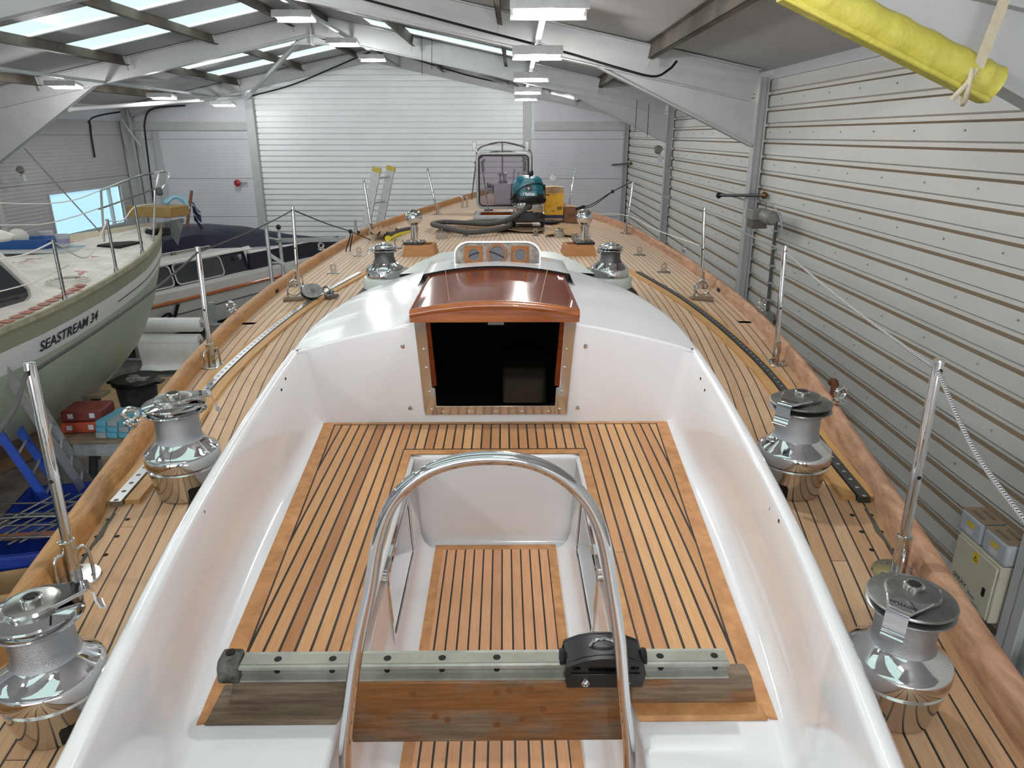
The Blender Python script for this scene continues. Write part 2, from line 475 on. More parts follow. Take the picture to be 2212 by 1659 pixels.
struct('wall_left', MB().plate([[(YB, FZ), (YF, FZ), (YF, EZ), (YB, EZ)], [(WY0, WZ0), (WY0, WZ1), (WY1, WZ1), (WY1, WZ0)]], 0.06,
       lambda a, b, c: (XL - .03 + c, a, b)), Mt['panel_l'])
Mt['daywin'] = emis('daylit_window_film', (168, 210, 232), .8)
wn_ = struct('window_1', MB().box(XL - .1, XL - .08, WY0 - .05, WY1 + .05, WZ0 - .05, WZ1 + .05), Mt['daywin'])
fr = MB()
for a, b, c_, d in ((WY0-.05, WY1+.05, WZ1, WZ1+.05), (WY0-.05, WY1+.05, WZ0-.05, WZ0), (WY0-.05, WY0, WZ0, WZ1), (WY1, WY1+.05, WZ0, WZ1), (21.1, 21.16, WZ0, WZ1)):
    fr.box(XL - .06, XL + .03, a, b, c_, d)
obj('window_frame', fr, Mt['frame'], wn_)
# gable at the far end with a tall roller door
DX0, DX1 = -7.86, 0.34
g = MB()
for x0, x1 in ((XL - .1, DX0), (DX1, XR + .1)):
    g.prism([(x0, FZ), (x1, FZ), (x1, roofz(x1)), (x0, roofz(x0))], .1, lambda a, b, c: (a, YF + c, b))
struct('wall_front', g, Mt['panel_g'])
Mt['slat'] = mat('roller_door_slat', (236, 240, 242), 0.42, var=0.07, vscale=1.0)
d = MB(); pr = []; z = FZ
while z < roofz(XM) + .1:
    pr += [(0.0, z), (-0.004, z + .06), (0.0, z + .128), (.07, z + .136), (.07, z + .152), (0, z + .1605)]; z += 0.161
rows = []
for x in [DX0 + (DX1 - DX0) * i / 40 for i in range(41)]:
    rows.append([(x, YF - .06 + a, min(b, roofz(x) - .01)) for a, b in pr])
struct('door_1', d.grid(rows), Mt['slat'], sharp=40, merge=False)
for i, x in enumerate((DX0, DX1)):
    s = MB().box(x - .14, x + .1, YF - .22, YF - .09, FZ, roofz(x) - .45)
    struct('trim_%d' % (i + 1), s, Mt['frame'], bevel=.008)
# end wall behind the photographer with an opening added to let in fill light
struct('wall_back', MB().plate([[(XL - .1, FZ), (XR + .1, FZ), (XR + .1, EZ), (XM, roofz(XM)), (XL - .1, EZ)], [(DX0, FZ + .02), (DX0, 1.9), (2.2, 1.9), (2.2, FZ + .02)]], .1, lambda a, b, c: (a, YB - .05 + c, b)), Mt['panel_g'])
# eaves flashing along the right wall
struct('trim_3', MB().box(XR - .03, XR - .002, YB, YF, EZ - .12, EZ + .02), Mt['panel'])
struct('trim_4', MB().box(XL + .01, XL + .05, YB, YF, EZ - .42, EZ + .0), Mt['panel'])
# roof lining with translucent sheets
SKL = [-12.4, -10.5, -6.2, -4.3, 0.1, 1.9, 6.3, 8.1, 12.6, 14.5, 18.7, 20.65]
SKR = [-10.6, -8.6, -4.4, -2.3, -.2, 1.8, 3.9, 6.0, 15.3]  # overhead right-slope sheets are unseen, added to brighten the cockpit
lx0, lx1, rx0, rx1, hw = -8.3, -4.75, -2.9, 0.45, 0.48
r = MB()
f = lambda a, b, c: (a, b, roofz(a) + c)
r.plate([[(XL - .02, YB), (XM, YB), (XM, YF), (XL - .02, YF)]] + [[(lx0, y - hw), (lx0, y + hw), (lx1, y + hw), (lx1, y - hw)] for y in SKL], .02, f)
r.plate([[(XM, YB), (XR + .04, YB), (XR + .04, YF), (XM, YF)]] + [[(rx0, y - hw), (rx0, y + hw), (rx1, y + hw), (rx1, y - hw)] for y in SKR], .02, f)
struct('ceiling', r, Mt['roof'])
n = 2
for (x0, x1, ys) in ((lx0, lx1, SKL), (rx0, rx1, SKR)):
    for y in ys:
        s = MB().add([(x, q, roofz(x) + .03) for x, q in ((x0 - .02, y - hw - .02), (x1 + .02, y - hw - .02), (x1 + .02, y + hw + .02), (x0 - .02, y + hw + .02))], [(0, 1, 2, 3)])
        struct('window_%d' % n, s, Mt['skylight']); n += 1
# portal frames
def ibeam(mb, p0, p1, depth, width, up):
    # p0-p1 is the line of the top flange
    p0, p1, up = V(p0), V(p1), V(up).normalized()
    tf = .016
    mb.bar(p0 - up * tf / 2, p1 - up * tf / 2, width, tf, up)
    mb.bar(p0 - up * (depth - tf / 2), p1 - up * (depth - tf / 2), width, tf, up)
    mb.bar(p0 - up * depth / 2, p1 - up * depth / 2, .012, depth - 2 * tf, up)
nu = V((SL, 0, 1)).normalized(); nd = V((-SL, 0, 1)).normalized()
names = ['behind the photographer', 'behind the photographer', 'nearest frame with yellow padding on its haunch', 'second frame ahead over the cockpit',
         'third frame ahead whose apex shows beside the strip light', 'end frame against the roller door gable']
for i, y in enumerate(FRY):
    if i < 2: continue
    fr = bthing('portal_frame', 'pale grey steel portal frame, ' + names[i], 'steel frame', (XM, y, FZ), 0, 'portal frames')
    def L(p): return (p[0] - XM, p[1], p[2] - FZ)
    cw = .16
    for sgn, xw, up in ((1, XR, nu), (-1, XL, nd)):
        cd = .16 if sgn > 0 else .3
        co = MB(); xi = xw - sgn * cd
        co.box(xi - XM if sgn > 0 else xi - .012 - XM, xi + .012 - XM if sgn > 0 else xi - XM, -cw/2, cw/2, 0, EZ - .1 - FZ)
        a, b = sorted((xw - sgn*.03 - XM, xw - sgn*.045 - XM))
        co.box(a, b, -cw/2, cw/2, 0, EZ - .06 - FZ)
        a, b = sorted((xi - XM, xw - sgn * .04 - XM)); co.box(a, b, -.006, .006, 0, EZ - .08 - FZ)
        obj('column', co, Mt['frame'], fr)
        ra = MB()
        dep = .40 if i < 5 else .32
        ibeam(ra, L((xw - sgn * cd, 0, roofz(xw - sgn*cd) - .03)), L((XM + sgn * .01, 0, roofz(XM) - .03)), dep, .15, up)
        obj('rafter', ra, Mt['frame'], fr)
        if i < 5:
            h = MB(); x0, x1 = xw - sgn * (cd + .02), xw - sgn * (2.3 if sgn > 0 else 2.9)
            b0, b1 = 1.0 if sgn > 0 else .45, roofz(x1) - .03 - dep
            tri = [(x0, b0), (x1, b1), (x0, roofz(x0) - .03 - dep)]
            h.prism([(a - XM, b - FZ) for a, b in tri], .012, lambda a, b, c: (a, c - .006, b))
            h.bar(L((x0, 0, b0)), L((x1, 0, b1)), .15, .016, (0, 0, 1))
            obj('haunch', h, Mt['frame'], fr)
    if i < 5:
        ap = MB().box(-.02, .02, -.09, .09, roofz(XM) - .62 - FZ, roofz(XM) - .05 - FZ)
        ap.box(-.45, .45, -.07, .07, roofz(XM) - .60 - FZ, roofz(XM) - .585 - FZ)
        ap.prism([(-.45, roofz(XM) - .59 - FZ), (.45, roofz(XM) - .59 - FZ), (.1, roofz(XM) - .46 - FZ), (-.1, roofz(XM) - .46 - FZ)], .012, lambda a, b, c: (a, c - .006, b))
        obj('apex_plate', ap, Mt['frame'], fr)
# purlins: one length per bay
rows = [(-10.0, 'lowest purlin on the left slope'), (-8.1, 'second purlin up the left slope'), (-6.2, 'third purlin up the left slope'), (-4.6, 'purlin just left of the ridge'),
        (-3.8, 'purlin just right of the ridge'), (-2.1, 'second purlin down the right slope'), (-.2, 'third purlin down the right slope'), (1.75, 'lowest purlin on the right slope')]
bays = ['bay overhead', 'nearest bay', 'middle bay', 'farthest bay']
for bi, (y0, y1) in enumerate(zip(FRY[1:], FRY[2:])):
    if bi == 0: continue
    for x, nm in rows:
        if bi == 1 and x in (-10.0, -8.1, -6.2): continue
        z = roofz(x); up = nu if x > XM else nd; sg = 1 if x > XM else -1
        m = MB(); R = M4.Rotation(math.atan(SL) * sg, 3, 'Y')
        H = .2
        m.box(-.006, .006, .085, y1 - y0 - .085, -H, -.012, R)
        m.box(-.006, .06, .085, y1 - y0 - .085, -H, -H + .008, R); m.box(-.06, .006, .085, y1 - y0 - .085, -.02, -.012, R)
        o = obj('roof_purlin', m, Mt['purlin']); o.location = BM @ V((x, y0, z - .004)); o.rotation_euler = (0, 0, BANG)
        tag(o, 'dirty galvanised %s, %s' % (nm, bays[bi]), 'purlin', 'roof purlins')
        for e in (.1, y1 - y0 - .16): obj('cleat', MB().box(.0065, .012, e, e + .06, -.3, -.02, R), Mt['frame'], o)
# tube braces
def brace(p0, p1, r, label):
    o = bobj('brace_tube', MB().tube([p0, lerp(V(p0), V(p1), .5), p1], r, 12), Mt['frame'])
    return tag(o, label, 'brace', 'tubular roof braces')
brace(baty(533, 212, 22.2), baty(662, 72, 16.15), .055, 'long round grey brace tube rising left of the roller door')
brace(baty(905, 108, 16.15), baty(1118, 190, 22.2), .06, 'round grey brace tube falling to the right roller door jamb')
brace(baty(150, 237, 16.15), baty(520, 209, 22.2), .05, 'low grey eaves tube above the left gable panels')
brace(baty(1172, 195, 22.2), baty(1245, 212, 16.2), .05, 'short grey eaves tube right of the strip light row')
brace(baty(262, 258, 22.1), baty(305, 318, 22.1), .035, 'small diagonal knee brace at the far left corner')
# lighting rails and lamps
rails = [(.25, 2.18, 3.85, 22.1, 'grey lighting rail over the right half, carrying five lamps'), (-3.38, 2.98, 9.9, 22.1, 'grey lighting rail beside the ridge'), (-8.6, 2.16, 9.9, 22.1, 'grey lighting rail over the left boats')]
for x, z, y0, y1, lb in rails:
    m = MB().box(x - .03, x + .03, y0, y1, z, z + .05)
    tag(bobj('lighting_rail', m, Mt['galv']), lb, 'rail', 'lighting rails')
def lamp(x, y, z, label, first=[None]):
    ld = bpy.data.lights.new('lamp_fill', 'POINT'); ld.energy = LAMP_FILL; ld.shadow_soft_size = .05; ld.color = (1, .985, .96)  # wide point light added below the panel to brighten walls and roof
    lo = bpy.data.objects.new('lamp_fill', ld); C.objects.link(lo); lo.location = BM @ V((x, y, z - .1))
    if first[0] is None:
        t = thing('flood_light', label, 'light', (0, 0, 0), (0, 0, 0), 'hanging lamps')
        h = MB(); R = M4.Rotation(math.radians(-9), 3, 'X')
        h.box(-.3, .3, -.13, .13, .02, .06, R); h.box(-.3, .3, -.15, -.13, -.025, .075, R); h.box(-.3, .3, .13, .15, -.02, .06, R)
        for k in range(14): h.box(-.26 + k*.04, -.25 + k*.04, -.12, .12, .06, .085, R)
        obj('housing', h, Mt['alu'], t)
        p = MB(); p.box(-.27, .27, -.12, .12, -.005, .015, R)
        obj('lit_panel', p, Mt['led'], t)
        g = MB()
        for k in range(12): g.box(-.26 + k*.047, -.252 + k*.047, -.12, .12, -.014, -.006, R)
        obj('louvre', g, Mt['alu'], t)
        hk = MB()
        for sx in (-.2, .2): hk.tube([(sx, 0, .06), (sx * .4, 0, .12), (0, 0, .15)], .004, 6)
        obj('hanger', hk, Mt['galv'], t)
        first[0] = t; t.location = BM @ V((x, y, z)); t.rotation_euler = (0, 0, BANG); return t
    o = dup(first[0], BM @ V((x, y, z)), (0, 0, BANG), label, 'hanging lamps'); return o
order = ['nearest', 'second', 'third', 'fourth', 'farthest']
for k, y in enumerate((6.1, 9.3, 13.0, 16.9, 20.0)): lamp(.25, y, 2.04, 'lit rectangular lamp, %s of the five in the right-hand row' % order[k])
for k, y in enumerate((12.0, 15.2, 18.2)): lamp(-3.38, y, 2.82, 'lit rectangular lamp, %s of the three along the ridge' % ['nearest', 'middle', 'farthest'][k])
for k, y in enumerate((14.9, 18.4, 20.6)): lamp([-8.8, -8.55, -7.95][k], y, [2.04, 2.0, 1.92][k], 'lit rectangular lamp, %s of the three over the left boats' % ['nearest', 'middle', 'farthest'][k])
for k, (x, y, z) in enumerate(((.25, 2.9, 2.24), (.25, -.4, 2.24), (-3.43, 8.5, 2.86), (-3.43, 5.2, 2.84), (-3.43, 1.8, 2.84), (-3.43, -1.7, 2.84), (-8.88, 10.8, 2.0), (-8.88, 6.8, 2.0), (-8.88, 2.8, 2.0))):  # out-of-view lamps added to brighten the cockpit and cabin top
    lamp(x, y, z, 'added unseen fill lamp continuing the rows above and behind the yacht cockpit')
# hanging wires, conduits
def wire(pts, r, m, name, label, cat='cable', group=None, building=True):
    o = (bobj if building else obj)(name, MB().tube(pts, r, 6), m); return tag(o, label, cat, group)
wire([baty(910, 40, 15.9), baty(911, 100, 15.9), baty(912, 162, 15.9)], .006, Mt['matt_black'], 'hanging_wire', 'thin dark wire dangling left of the strip light row', group='dangling wires')
wire([baty(934, 45, 15.9), baty(932, 150, 15.9)], .006, Mt['matt_black'], 'hanging_wire', 'thin dark wire hanging between rafters, nearest the lamp row', group='dangling wires')
wire([baty(1376, 215, 16.0), baty(1372, 285, 16.0)], .006, Mt['matt_black'], 'hanging_wire', 'thin dropper wire left of the pair at the right haunch', group='dangling wires')
wire([baty(1402, 225, 16.0), baty(1398, 295, 16.0)], .006, Mt['matt_black'], 'hanging_wire', 'thin dropper wire right of the pair at the right haunch', group='dangling wires')
wire(curve_pts([baty(770, -6, 9.6), baty(1010, 58, 9.6), baty(1210, 110, 9.6), baty(1330, 145, 9.6), baty(1410, 165, 9.6), baty(1445, 150, 9.65), baty(1462, 132, 9.7)]), .016, Mt['matt_black'], 'power_cable', 'black cable clipped under the second rafter with an end loop')
wire(curve_pts([baty(545, 207, 22.2), baty(640, 180, 22.2), baty(800, 112, 22.2), baty(830, 108, 22.2), baty(1000, 160, 22.2), baty(1110, 185, 22.2)]), .02, Mt['matt_black'], 'power_cable', 'black cable along the far gable rafter above the roller door')
wire(curve_pts([baty(400, 228, 22.2), baty(330, 235, 22.3), baty(313, 262, 22.3), baty(316, 310, 22.3), baty(336, 470, 22.3)]), .025, Mt['matt_black'], 'power_cable', 'black cable dropping down the left of the gable panels')
wire(curve_pts([batx(300, 236, XL + .04), batx(205, 252, XL + .04), batx(196, 277, XL + .04), batx(205, 340, XL + .04)]), .025, Mt['matt_black'], 'power_cable', 'black cable dropping down the left side wall')
# gable rail above the side panels
for x0, x1 in ((XL + .1, DX0 - .2), (DX1 + .2, XR - .1)):
    o = bobj('gable_rail', MB().box(x0, x1, YF - .1, YF - .005, 1.28, 1.52), Mt['frame'], bevel=.006)
    tag(o, 'pale horizontal cladding rail across the %s gable panels' % ('left' if x0 < -5 else 'right'), 'rail', 'gable rails')
for (u, lb) in ((296, 'slim corner post at the left end of the gable'), (335, 'second slim post at the left of the gable')):
    p = baty(u, 300, YF - .15); o = bobj('gable_post', MB().box(p.x - .08, p.x + .08, YF - .1, YF - .005, FZ, 1.27), Mt['frame']); tag(o, 'pale ' + lb, 'post', 'gable posts')
p = baty(1353, 300, YF - .2)
o = bobj('gable_post', MB().box(p.x - .07, p.x + .07, YF - .1, YF - .005, FZ, 1.27), Mt['frame']); tag(o, 'pale slim post at the right-hand corner of the gable', 'post', 'gable posts')
# wall fittings at the far end
a = baty(514, 395, YF - .1)
t = bthing('fire_bell', 'small red alarm bell on the left gable panel', 'alarm', (a.x, a.y, a.z))
obj('bell', MB().lathe([(.06, 0), (.1, .03), (.1, .06), (.02, .1)], n=16, mat=M4.Rotation(PI/2, 3, 'X')), mat('red_paint', (150, 40, 40), .4), t)
obj('bracket', MB().box(-.02, .28, -.01, .03, -.02, .02), Mt['galv'], t)
a = baty(450, 503, YF - .05)
t = bthing('exit_sign', 'green and white running man exit sign low on the gable panel', 'sign', (a.x, a.y, a.z))
obj('plate', MB().box(-.18, .18, -.01, .01, -.09, .09), mat('sign_green', (20, 96, 72), .4), t)
s = MB(); q = lambda x, z, c: (x, -.013 + c, z)
s.plate([circ(-.02, .05, .018, 12)], .002, q); s.plate([[(-.03, .03), (0, .03), (.012, -.02), (.05, -.05), (.04, -.062), (-.005, -.03), (-.05, -.06), (-.06, -.05), (-.02, -.015)]], .002, q)
s.plate([[(.08, .07), (.15, .07), (.15, -.07), (.08, -.07)]], .002, q); s.plate([[(-.15, .01), (-.09, .05), (-.09, .02), (-.06, .02), (-.06, 0), (-.09, 0), (-.09, -.03)]], .002, q)
obj('running_figure', s, mat('sign_white', (225, 230, 226), .4), t)
a = baty(530, 503, YF - .1)
t = bthing('switch_box', 'cream isolator switch beside the left roller door jamb', 'switch', (a.x, a.y, a.z))
obj('case', MB().box(-.09, .09, -.06, .04, -.1, .1), mat('cream_plastic', (206, 200, 160), .5), t, bevel=.01); obj('toggle', MB().box(-.03, .03, -.1, -.06, -.03, .03), Mt['plastic_grey'], t)
# red extinguisher-like pipes and lance heaters on the right wall
def lance(pa, pb, r, label):
    d = (pb - pa)
    t = bthing('spray_lance', label, 'lance', tuple(pa), 0, 'wall lances')
    obj('pipe', MB().tube([(0,0,0), d * .5, d], r, 10), mat('blue_black_pipe', (44, 48, 60), .4), t)
    obj('nozzle', MB().ball((0,0,0), r * 2.0, 12), Mt['matt_black'], t)
    obj('wall_fitting', MB().ball(d, r * 2.2, 12), mat('brass_fitting', (120, 96, 60), .4, .8), t)
lance(batx(1553, 422, XR - .42), batx(1651, 422, XR - .06), .022, 'dark blue pipe lance sticking out of the right wall above the grey motor')
lance(batx(1312, 357, XR - .55), batx(1362, 353, XR - .06), .022, 'dark pipe lance at the far right corner by the gable')
# motor unit on the second column
a = batx(1640, 465, XR - .36)
t = bthing('fan_motor', 'grey geared motor unit fixed across the second column on the right wall', 'motor', (a.x, a.y, a.z))
Mt['motorgrey'] = mat('motor_grey_paint', (128, 130, 122), .5, var=.2, vscale=20); Mt['motorbrown'] = mat('motor_brown', (88, 80, 70), .6)
obj('gearbox', MB().box(-.1, .12, -.05, .22, -.06, .07), Mt['motorgrey'], t, bevel=.012)
obj('lower_box', MB().box(-.08, .1, -.03, .2, -.16, -.062), Mt['motorbrown'], t, bevel=.01)
obj('motor_body', MB().lathe([(.05, 0), (.08, .02), (.08, .06), (.088, .07), (.088, .27), (.06, .3), (.06, .34)], (.04, -.05, .0), 20, M4.Rotation(PI/2, 3, 'X')), Mt['motorgrey'], t)
obj('cable', MB().tube(curve_pts([(.04, -.1, .09), (.0, -.2, .17), (.02, -.34, .16), (.1, -.42, .04), (.14, -.45, -.12)]), .009, 6), Mt['galv'], t)
# conduit and junction box beside it
pts = [batx(1679, 460, XR - .03), batx(1668, 560, XR - .03), batx(1656, 690, XR - .03)]
t = bthing('wall_conduit', 'dark vertical conduit on the right wall below the grey motor', 'conduit', tuple(pts[0]))
obj('tube', MB().tube([p - pts[0] for p in pts], .022, 8), mat('conduit_dark', (74, 76, 74), .5), t)
for i in range(7):
    q = lerp(pts[0], pts[-1], i / 6.2) - pts[0]; obj('saddle', MB().box(q.x - .03, q.x + .03, q.y - .04, q.y + .04, q.z - .012, q.z + .012), Mt['galv'], t)
a = batx(1657, 690, XR - .08)
t = bthing('junction_box', 'small grey junction box with round gland at the foot of the conduit', 'junction box', (a.x, a.y, a.z))
obj('box', MB().box(-.05, .06, -.09, .07, -.1, .1), Mt['motorgrey'], t, bevel=.01)
obj('gland', MB().lathe([(.045, 0), (.05, .03), (.03, .06)], (-.05, .06, 0), 14, M4.Rotation(-PI/2, 3, 'Y')), Mt['motorbrown'], t)
# black pipe with orange elbow
a = batx(1803, 838, XR - .12)
t = bthing('capped_pipe', 'black upright pipe with rusty orange elbow behind the starboard rail', 'pipe', (a.x, a.y, a.z))
obj('pipe', MB().tube([(0, 0, -1.2), (0, 0, -.1)], .028, 10), Mt['matt_black'], t)
obj('elbow', MB().tube(curve_pts([(0, 0, -.1), (0, 0, .0), (.0, .03, .05), (0, .09, .03)]), .04, 10), mat('rust_orange', (128, 78, 52), .7, var=.3), t)
# floodlight bracket on third column (right) and matching one on the left column
for (a, lb, sgn) in ((batx(1426, 325, XR - .33), 'small grey flood fitting on the far right column', 1), (batx(45, 368, XL + .33), 'small grey flood fitting on the left column behind the green boat', -1)):
    t = bthing('column_light', lb, 'light fitting', (a.x, a.y, a.z), 0, 'column fittings')
    obj('bracket', MB().box(-.03 * 1, .05, -.05, .05, -.25, -.1), Mt['panel'], t)
    obj('head', MB().lathe([(.03, -.06), (.07, -.03), (.09, .06), (.02, .08)], (-.06 * sgn, -.08, 0), 14, M4.Rotation(.9, 3, 'X')), Mt['motorgrey'], t)
    obj('arm', MB().tube([(0, 0, -.12), (-.03 * sgn, -.05, .08), (-.1 * sgn, -.1, .1)], .012, 6), Mt['galv'], t)
# electric cabinet and switch boxes by the nearest column
x1 = XR - .03
yc0, yc1 = 3.96, 4.42
t = bthing('control_cabinet', 'cream metal control cabinet with yellow warning label on the right wall', 'cabinet', (x1, (yc0 + yc1) / 2, -1.935)); t.scale = (.76, 1, 1)
hy = (yc1 - yc0) / 2
Mt['cream'] = mat('cream_powder_coat', (196, 190, 172), .45, var=.06)
obj('case', MB().box(-.24, 0, -hy, hy, 0, .43), Mt['cream'], t, bevel=.006)
dm = MB().box(-.262, -.243, -hy + .015, hy - .015, .015, .415)
door = obj('door', dm, Mt['cream'], t, bevel=.006)
obj('lock', MB().box(-.27, -.262, -hy + .07, -hy + .095, .16, .22), Mt['black'], door)
g_ = lambda a, b, c: (-.2635 + c, -a, b)
obj('warning_label', MB().plate([[(-.02, .325), (.03, .325), (.03, .4), (-.02, .4)]], .001, g_), mat('warning_yellow', (226, 190, 30), .5), door)
obj('warning_mark', MB().plate([[(-.014, .34), (.024, .34), (.005, .382)], [(-.007, .344), (.017, .344), (.005, .373)]], .001, lambda a, b, c: (-.2645, -a, b)).plate([[(.002, .369), (.008, .369), (.004, .36), (.008, .36), (.003, .347), (.005, .356), (.001, .356)]], .001, lambda a, b, c: (-.2645, -a, b)), Mt['hole'], door)
obj('lettering', MB().text('SPRAY', .055, lambda a, b, c: (-.2638, hy - .05 - a, .11 + b - .1 * a), shear=.15).text('Booth', .034, lambda a, b, c: (-.2638, hy - .23 - a, .085 + b - .1 * a), shear=.2).text('Schneider', .022, lambda a, b, c: (-.2638, -hy + .17 - a, .045 + b)), Mt['hole'], door)
for k, (yy, lb) in enumerate(((4.34, 'dusty grey switch box on the cream cabinet, farther one by the wall ribs'), (4.08, 'dusty grey switch box on the cream cabinet, nearer the white post'))):
    t = bthing('switch_case', lb, 'switch box', (x1 - .01, yy, -1.935 + .4315), 0, 'switch boxes'); t.scale = (.76, 1, 1)
    obj('body', MB().box(-.22, 0, -.125, .125, 0, .165), Mt['plastic_grey'], t, bevel=.025, seg=3)
    obj('lid', MB().box(-.218, -.01, -.12, .12, .1652, .17), mat('dusty_lid', (150, 132, 110), .8), t, bevel=.002)
    obj('handle_slot', MB().box(-.18, -.15, -.06, .06, .17, .177).box(-.09, -.06, -.06, .06, .17, .177), mat('slot_dark', (120, 108, 92), .8), t)
    obj('warning_label', MB().plate([[(-.04, .08), (.04, .08), (.04, .115), (-.04, .115)]], .001, lambda a, b, c: (-.2205, -a, b)), Mt['mark_y'] if 'mark_y' in Mt else mat('label_yellow', (214, 186, 60), .5), t)
    obj('text_label', MB().plate([[(-.04, .03), (.04, .03), (.04, .07), (-.04, .07)]], .001, lambda a, b, c: (-.2205, -a, b)), mat('label_grey', (200, 200, 200), .5), t)
# yellow foam wrapped on the nearest haunch
P = [baty(u, v, 3.74) for u, v in ((1700, -42), (1790, 8), (1900, 62), (2000, 112), (2090, 158), (2143, 184))]
t = NT('yellow_foam'); t.set(Roughness=.45); t.l(t.ramp(t.noise(4, t.coord(), 4), [(.3, lin((190, 182, 76))), (.7, lin((206, 198, 96)))]), t.b.inputs['Base Color'])
t.bump(t.noise(5, t.coord(), 4, .6), .5, .05); Mt['foam'] = t.m
t = bthing('foam_padding', 'yellow foam padding wrapped round the nearest haunch at top right', 'padding', tuple(P[0]))
PP = curve_pts([p - P[0] for p in P], 10)
obj('foam', MB().tube(PP, [.088 + .003 * math.sin(i * .9) for i in range(len(PP))], 24), Mt['foam'], t)
dd = (PP[-1] - PP[0]).normalized(); up = V((0, 0, 1)) - dd * dd.z
m = MB()
for a in (0,): m.bar(PP[0] - up * .085 + V((0, -.02, 0)), PP[-1] - up * .085 + V((0, -.02, 0)), .1, .03, up)
obj('foam_lip', m, Mt['foam'], t, bevel=.01)
a = baty(2108, 160, 3.66); b = baty(2185, -40, 3.66)
st = MB().bar(a, b, .05, .006, (0, 1, 0)); st.tube([a + V((.0, -.0, .02)), a + V((-.05, -.02, -.05)), a + V((-.08, .02, -.11))], .012, 8)
st.ring(a + V((0, .06, -.04)), .09, .012, M4.Rotation(PI/2, 3, 'Y') @ M4.Rotation(.4, 3, 'X'))
tag(bobj('tie_strap', st, mat('cream_strap', (202, 192, 168), .8, var=.15, vscale=20)), 'cream cloth strap tied round the yellow foam padding', 'strap')
b0 = bobj('blue_sheet', MB().grid([[(XR - .25 - .12 * math.sin(i * 1.1 + j), 3.42 - j * .07, -2.49 + .6 * (1 - i / 8) * (.7 + .3 * math.sin(j * 2.1)) + .02) for j in range(8)] for i in range(9)]), mat('blue_sheet', (38, 70, 150), .4, var=.2))
tag(b0, 'crumpled blue plastic sheet on the floor behind the white post', 'sheet')
# ================================================================ the yacht
HBP = [(-3.2, .62), (-2, .76), (0, .93), (1.2, 1.09), (1.66, 1.185), (2.3, 1.315), (3.2, 1.49), (3.6, 1.55), (4.4, 1.645), (5.5, 1.70), (6.5, 1.70), (7.8, 1.63), (8.7, 1.52), (10, 1.13), (11, .80), (12, .42), (12.85, .03)]
def hb(y): return smooth(y, HBP)
def sheer(y): return interp(y, [(-3, .02), (0, 0), (6, 0), (7.8, .02), (9, .06), (10, .10), (12.5, .2), (13, .22)])
def camb(y): return interp(y, [(3, 0), (4, .012), (7, .045), (9, .05), (12, .03), (13, .01)])
def dz(x, y):
    h = max(hb(y), .05); return sheer(y) + camb(y) * (1 - min(1, (x / h) ** 2))
XI = [(-.8, .30), (0, .475), (.9, .645), (1.15, .69), (1.57, .758), (2.15, .828), (2.75, .885), (3.17, .915)]
XF = [(-.8, .29), (0, .465), (.9, .64), (1.35, .722), (1.7, .768), (2.2, .812), (3.17, .852)]
def xi(y): return smooth(y, XI)
def xf(y): return smooth(y, XF)
SZ = -.16
DX = [(3.17, .925), (3.49, .905), (3.8, .83), (4.06, .716), (4.34, .50), (4.47, .27), (4.52, .04)]
yacht = thing('sailing_yacht', 'large teak-decked white sailing yacht with open cockpit, filling the foreground', 'yacht', (0, 0, 0))
ys = [-3.2 + i * .1 for i in range(64)]
ys = [y for y in ys if y < 3.17]
m = MB()
for sg in (1, -1):
    rows = []; uvs = []
    for y in ys + [3.17]:
        x0, x1 = (xi(y) + .02 if y > -.8 else .02), hb(y)
        rr = [x0 + (x1 - x0) * k / 6 for k in range(7)]
        rows.append([(sg * x, y, dz(x, y)) for x in rr]); uvs.append([(x1 - x, y + (3 if sg > 0 else 0)) for x in rr])
    m.grid(rows, uvs)
rows = []; uvs = []
for i in range(98):
    y = 3.17 + i * .1
    if y > 12.85: break
    h = hb(y)
    if y < 4.42:   # open under the cabin top
        for sg in (1, -1):
            hr = [(sg * x, q) for q in (y, y + .1) for x in [lerp(max(smooth(q, DX) - .02, .02), hb(q), k / 7) for k in range(8)]]
            m.grid([[(x, q, dz(x, q)) for x, q in hr[:8]], [(x, q, dz(x, q)) for x, q in hr[8:]]], [[(hb(q) - abs(x), q + (3 if x > 0 else 0)) for x, q in hr[:8]], [(hb(q) - abs(x), q + (3 if x > 0 else 0)) for x, q in hr[8:]]])
        continue
    rr = [-h + 2 * h * k / 28 for k in range(29)]
    rows.append([(x, y, dz(x, y)) for x in rr]); uvs.append([(h - abs(x), y + (3 if x > 0 else 0)) for x in rr])
m.grid(rows, uvs)
rr = [-hb(4.47) + 2 * hb(4.47) * k / 28 for k in range(29)]
m.grid([[(x, y, dz(x, y) - .003) for x in rr] for y in (4.45, 4.50)], [[(hb(4.47) - abs(x), y + (3 if x > 0 else 0)) for x in rr] for y in (4.45, 4.50)])
deck = obj('deck', m, Mt['deck'], yacht)
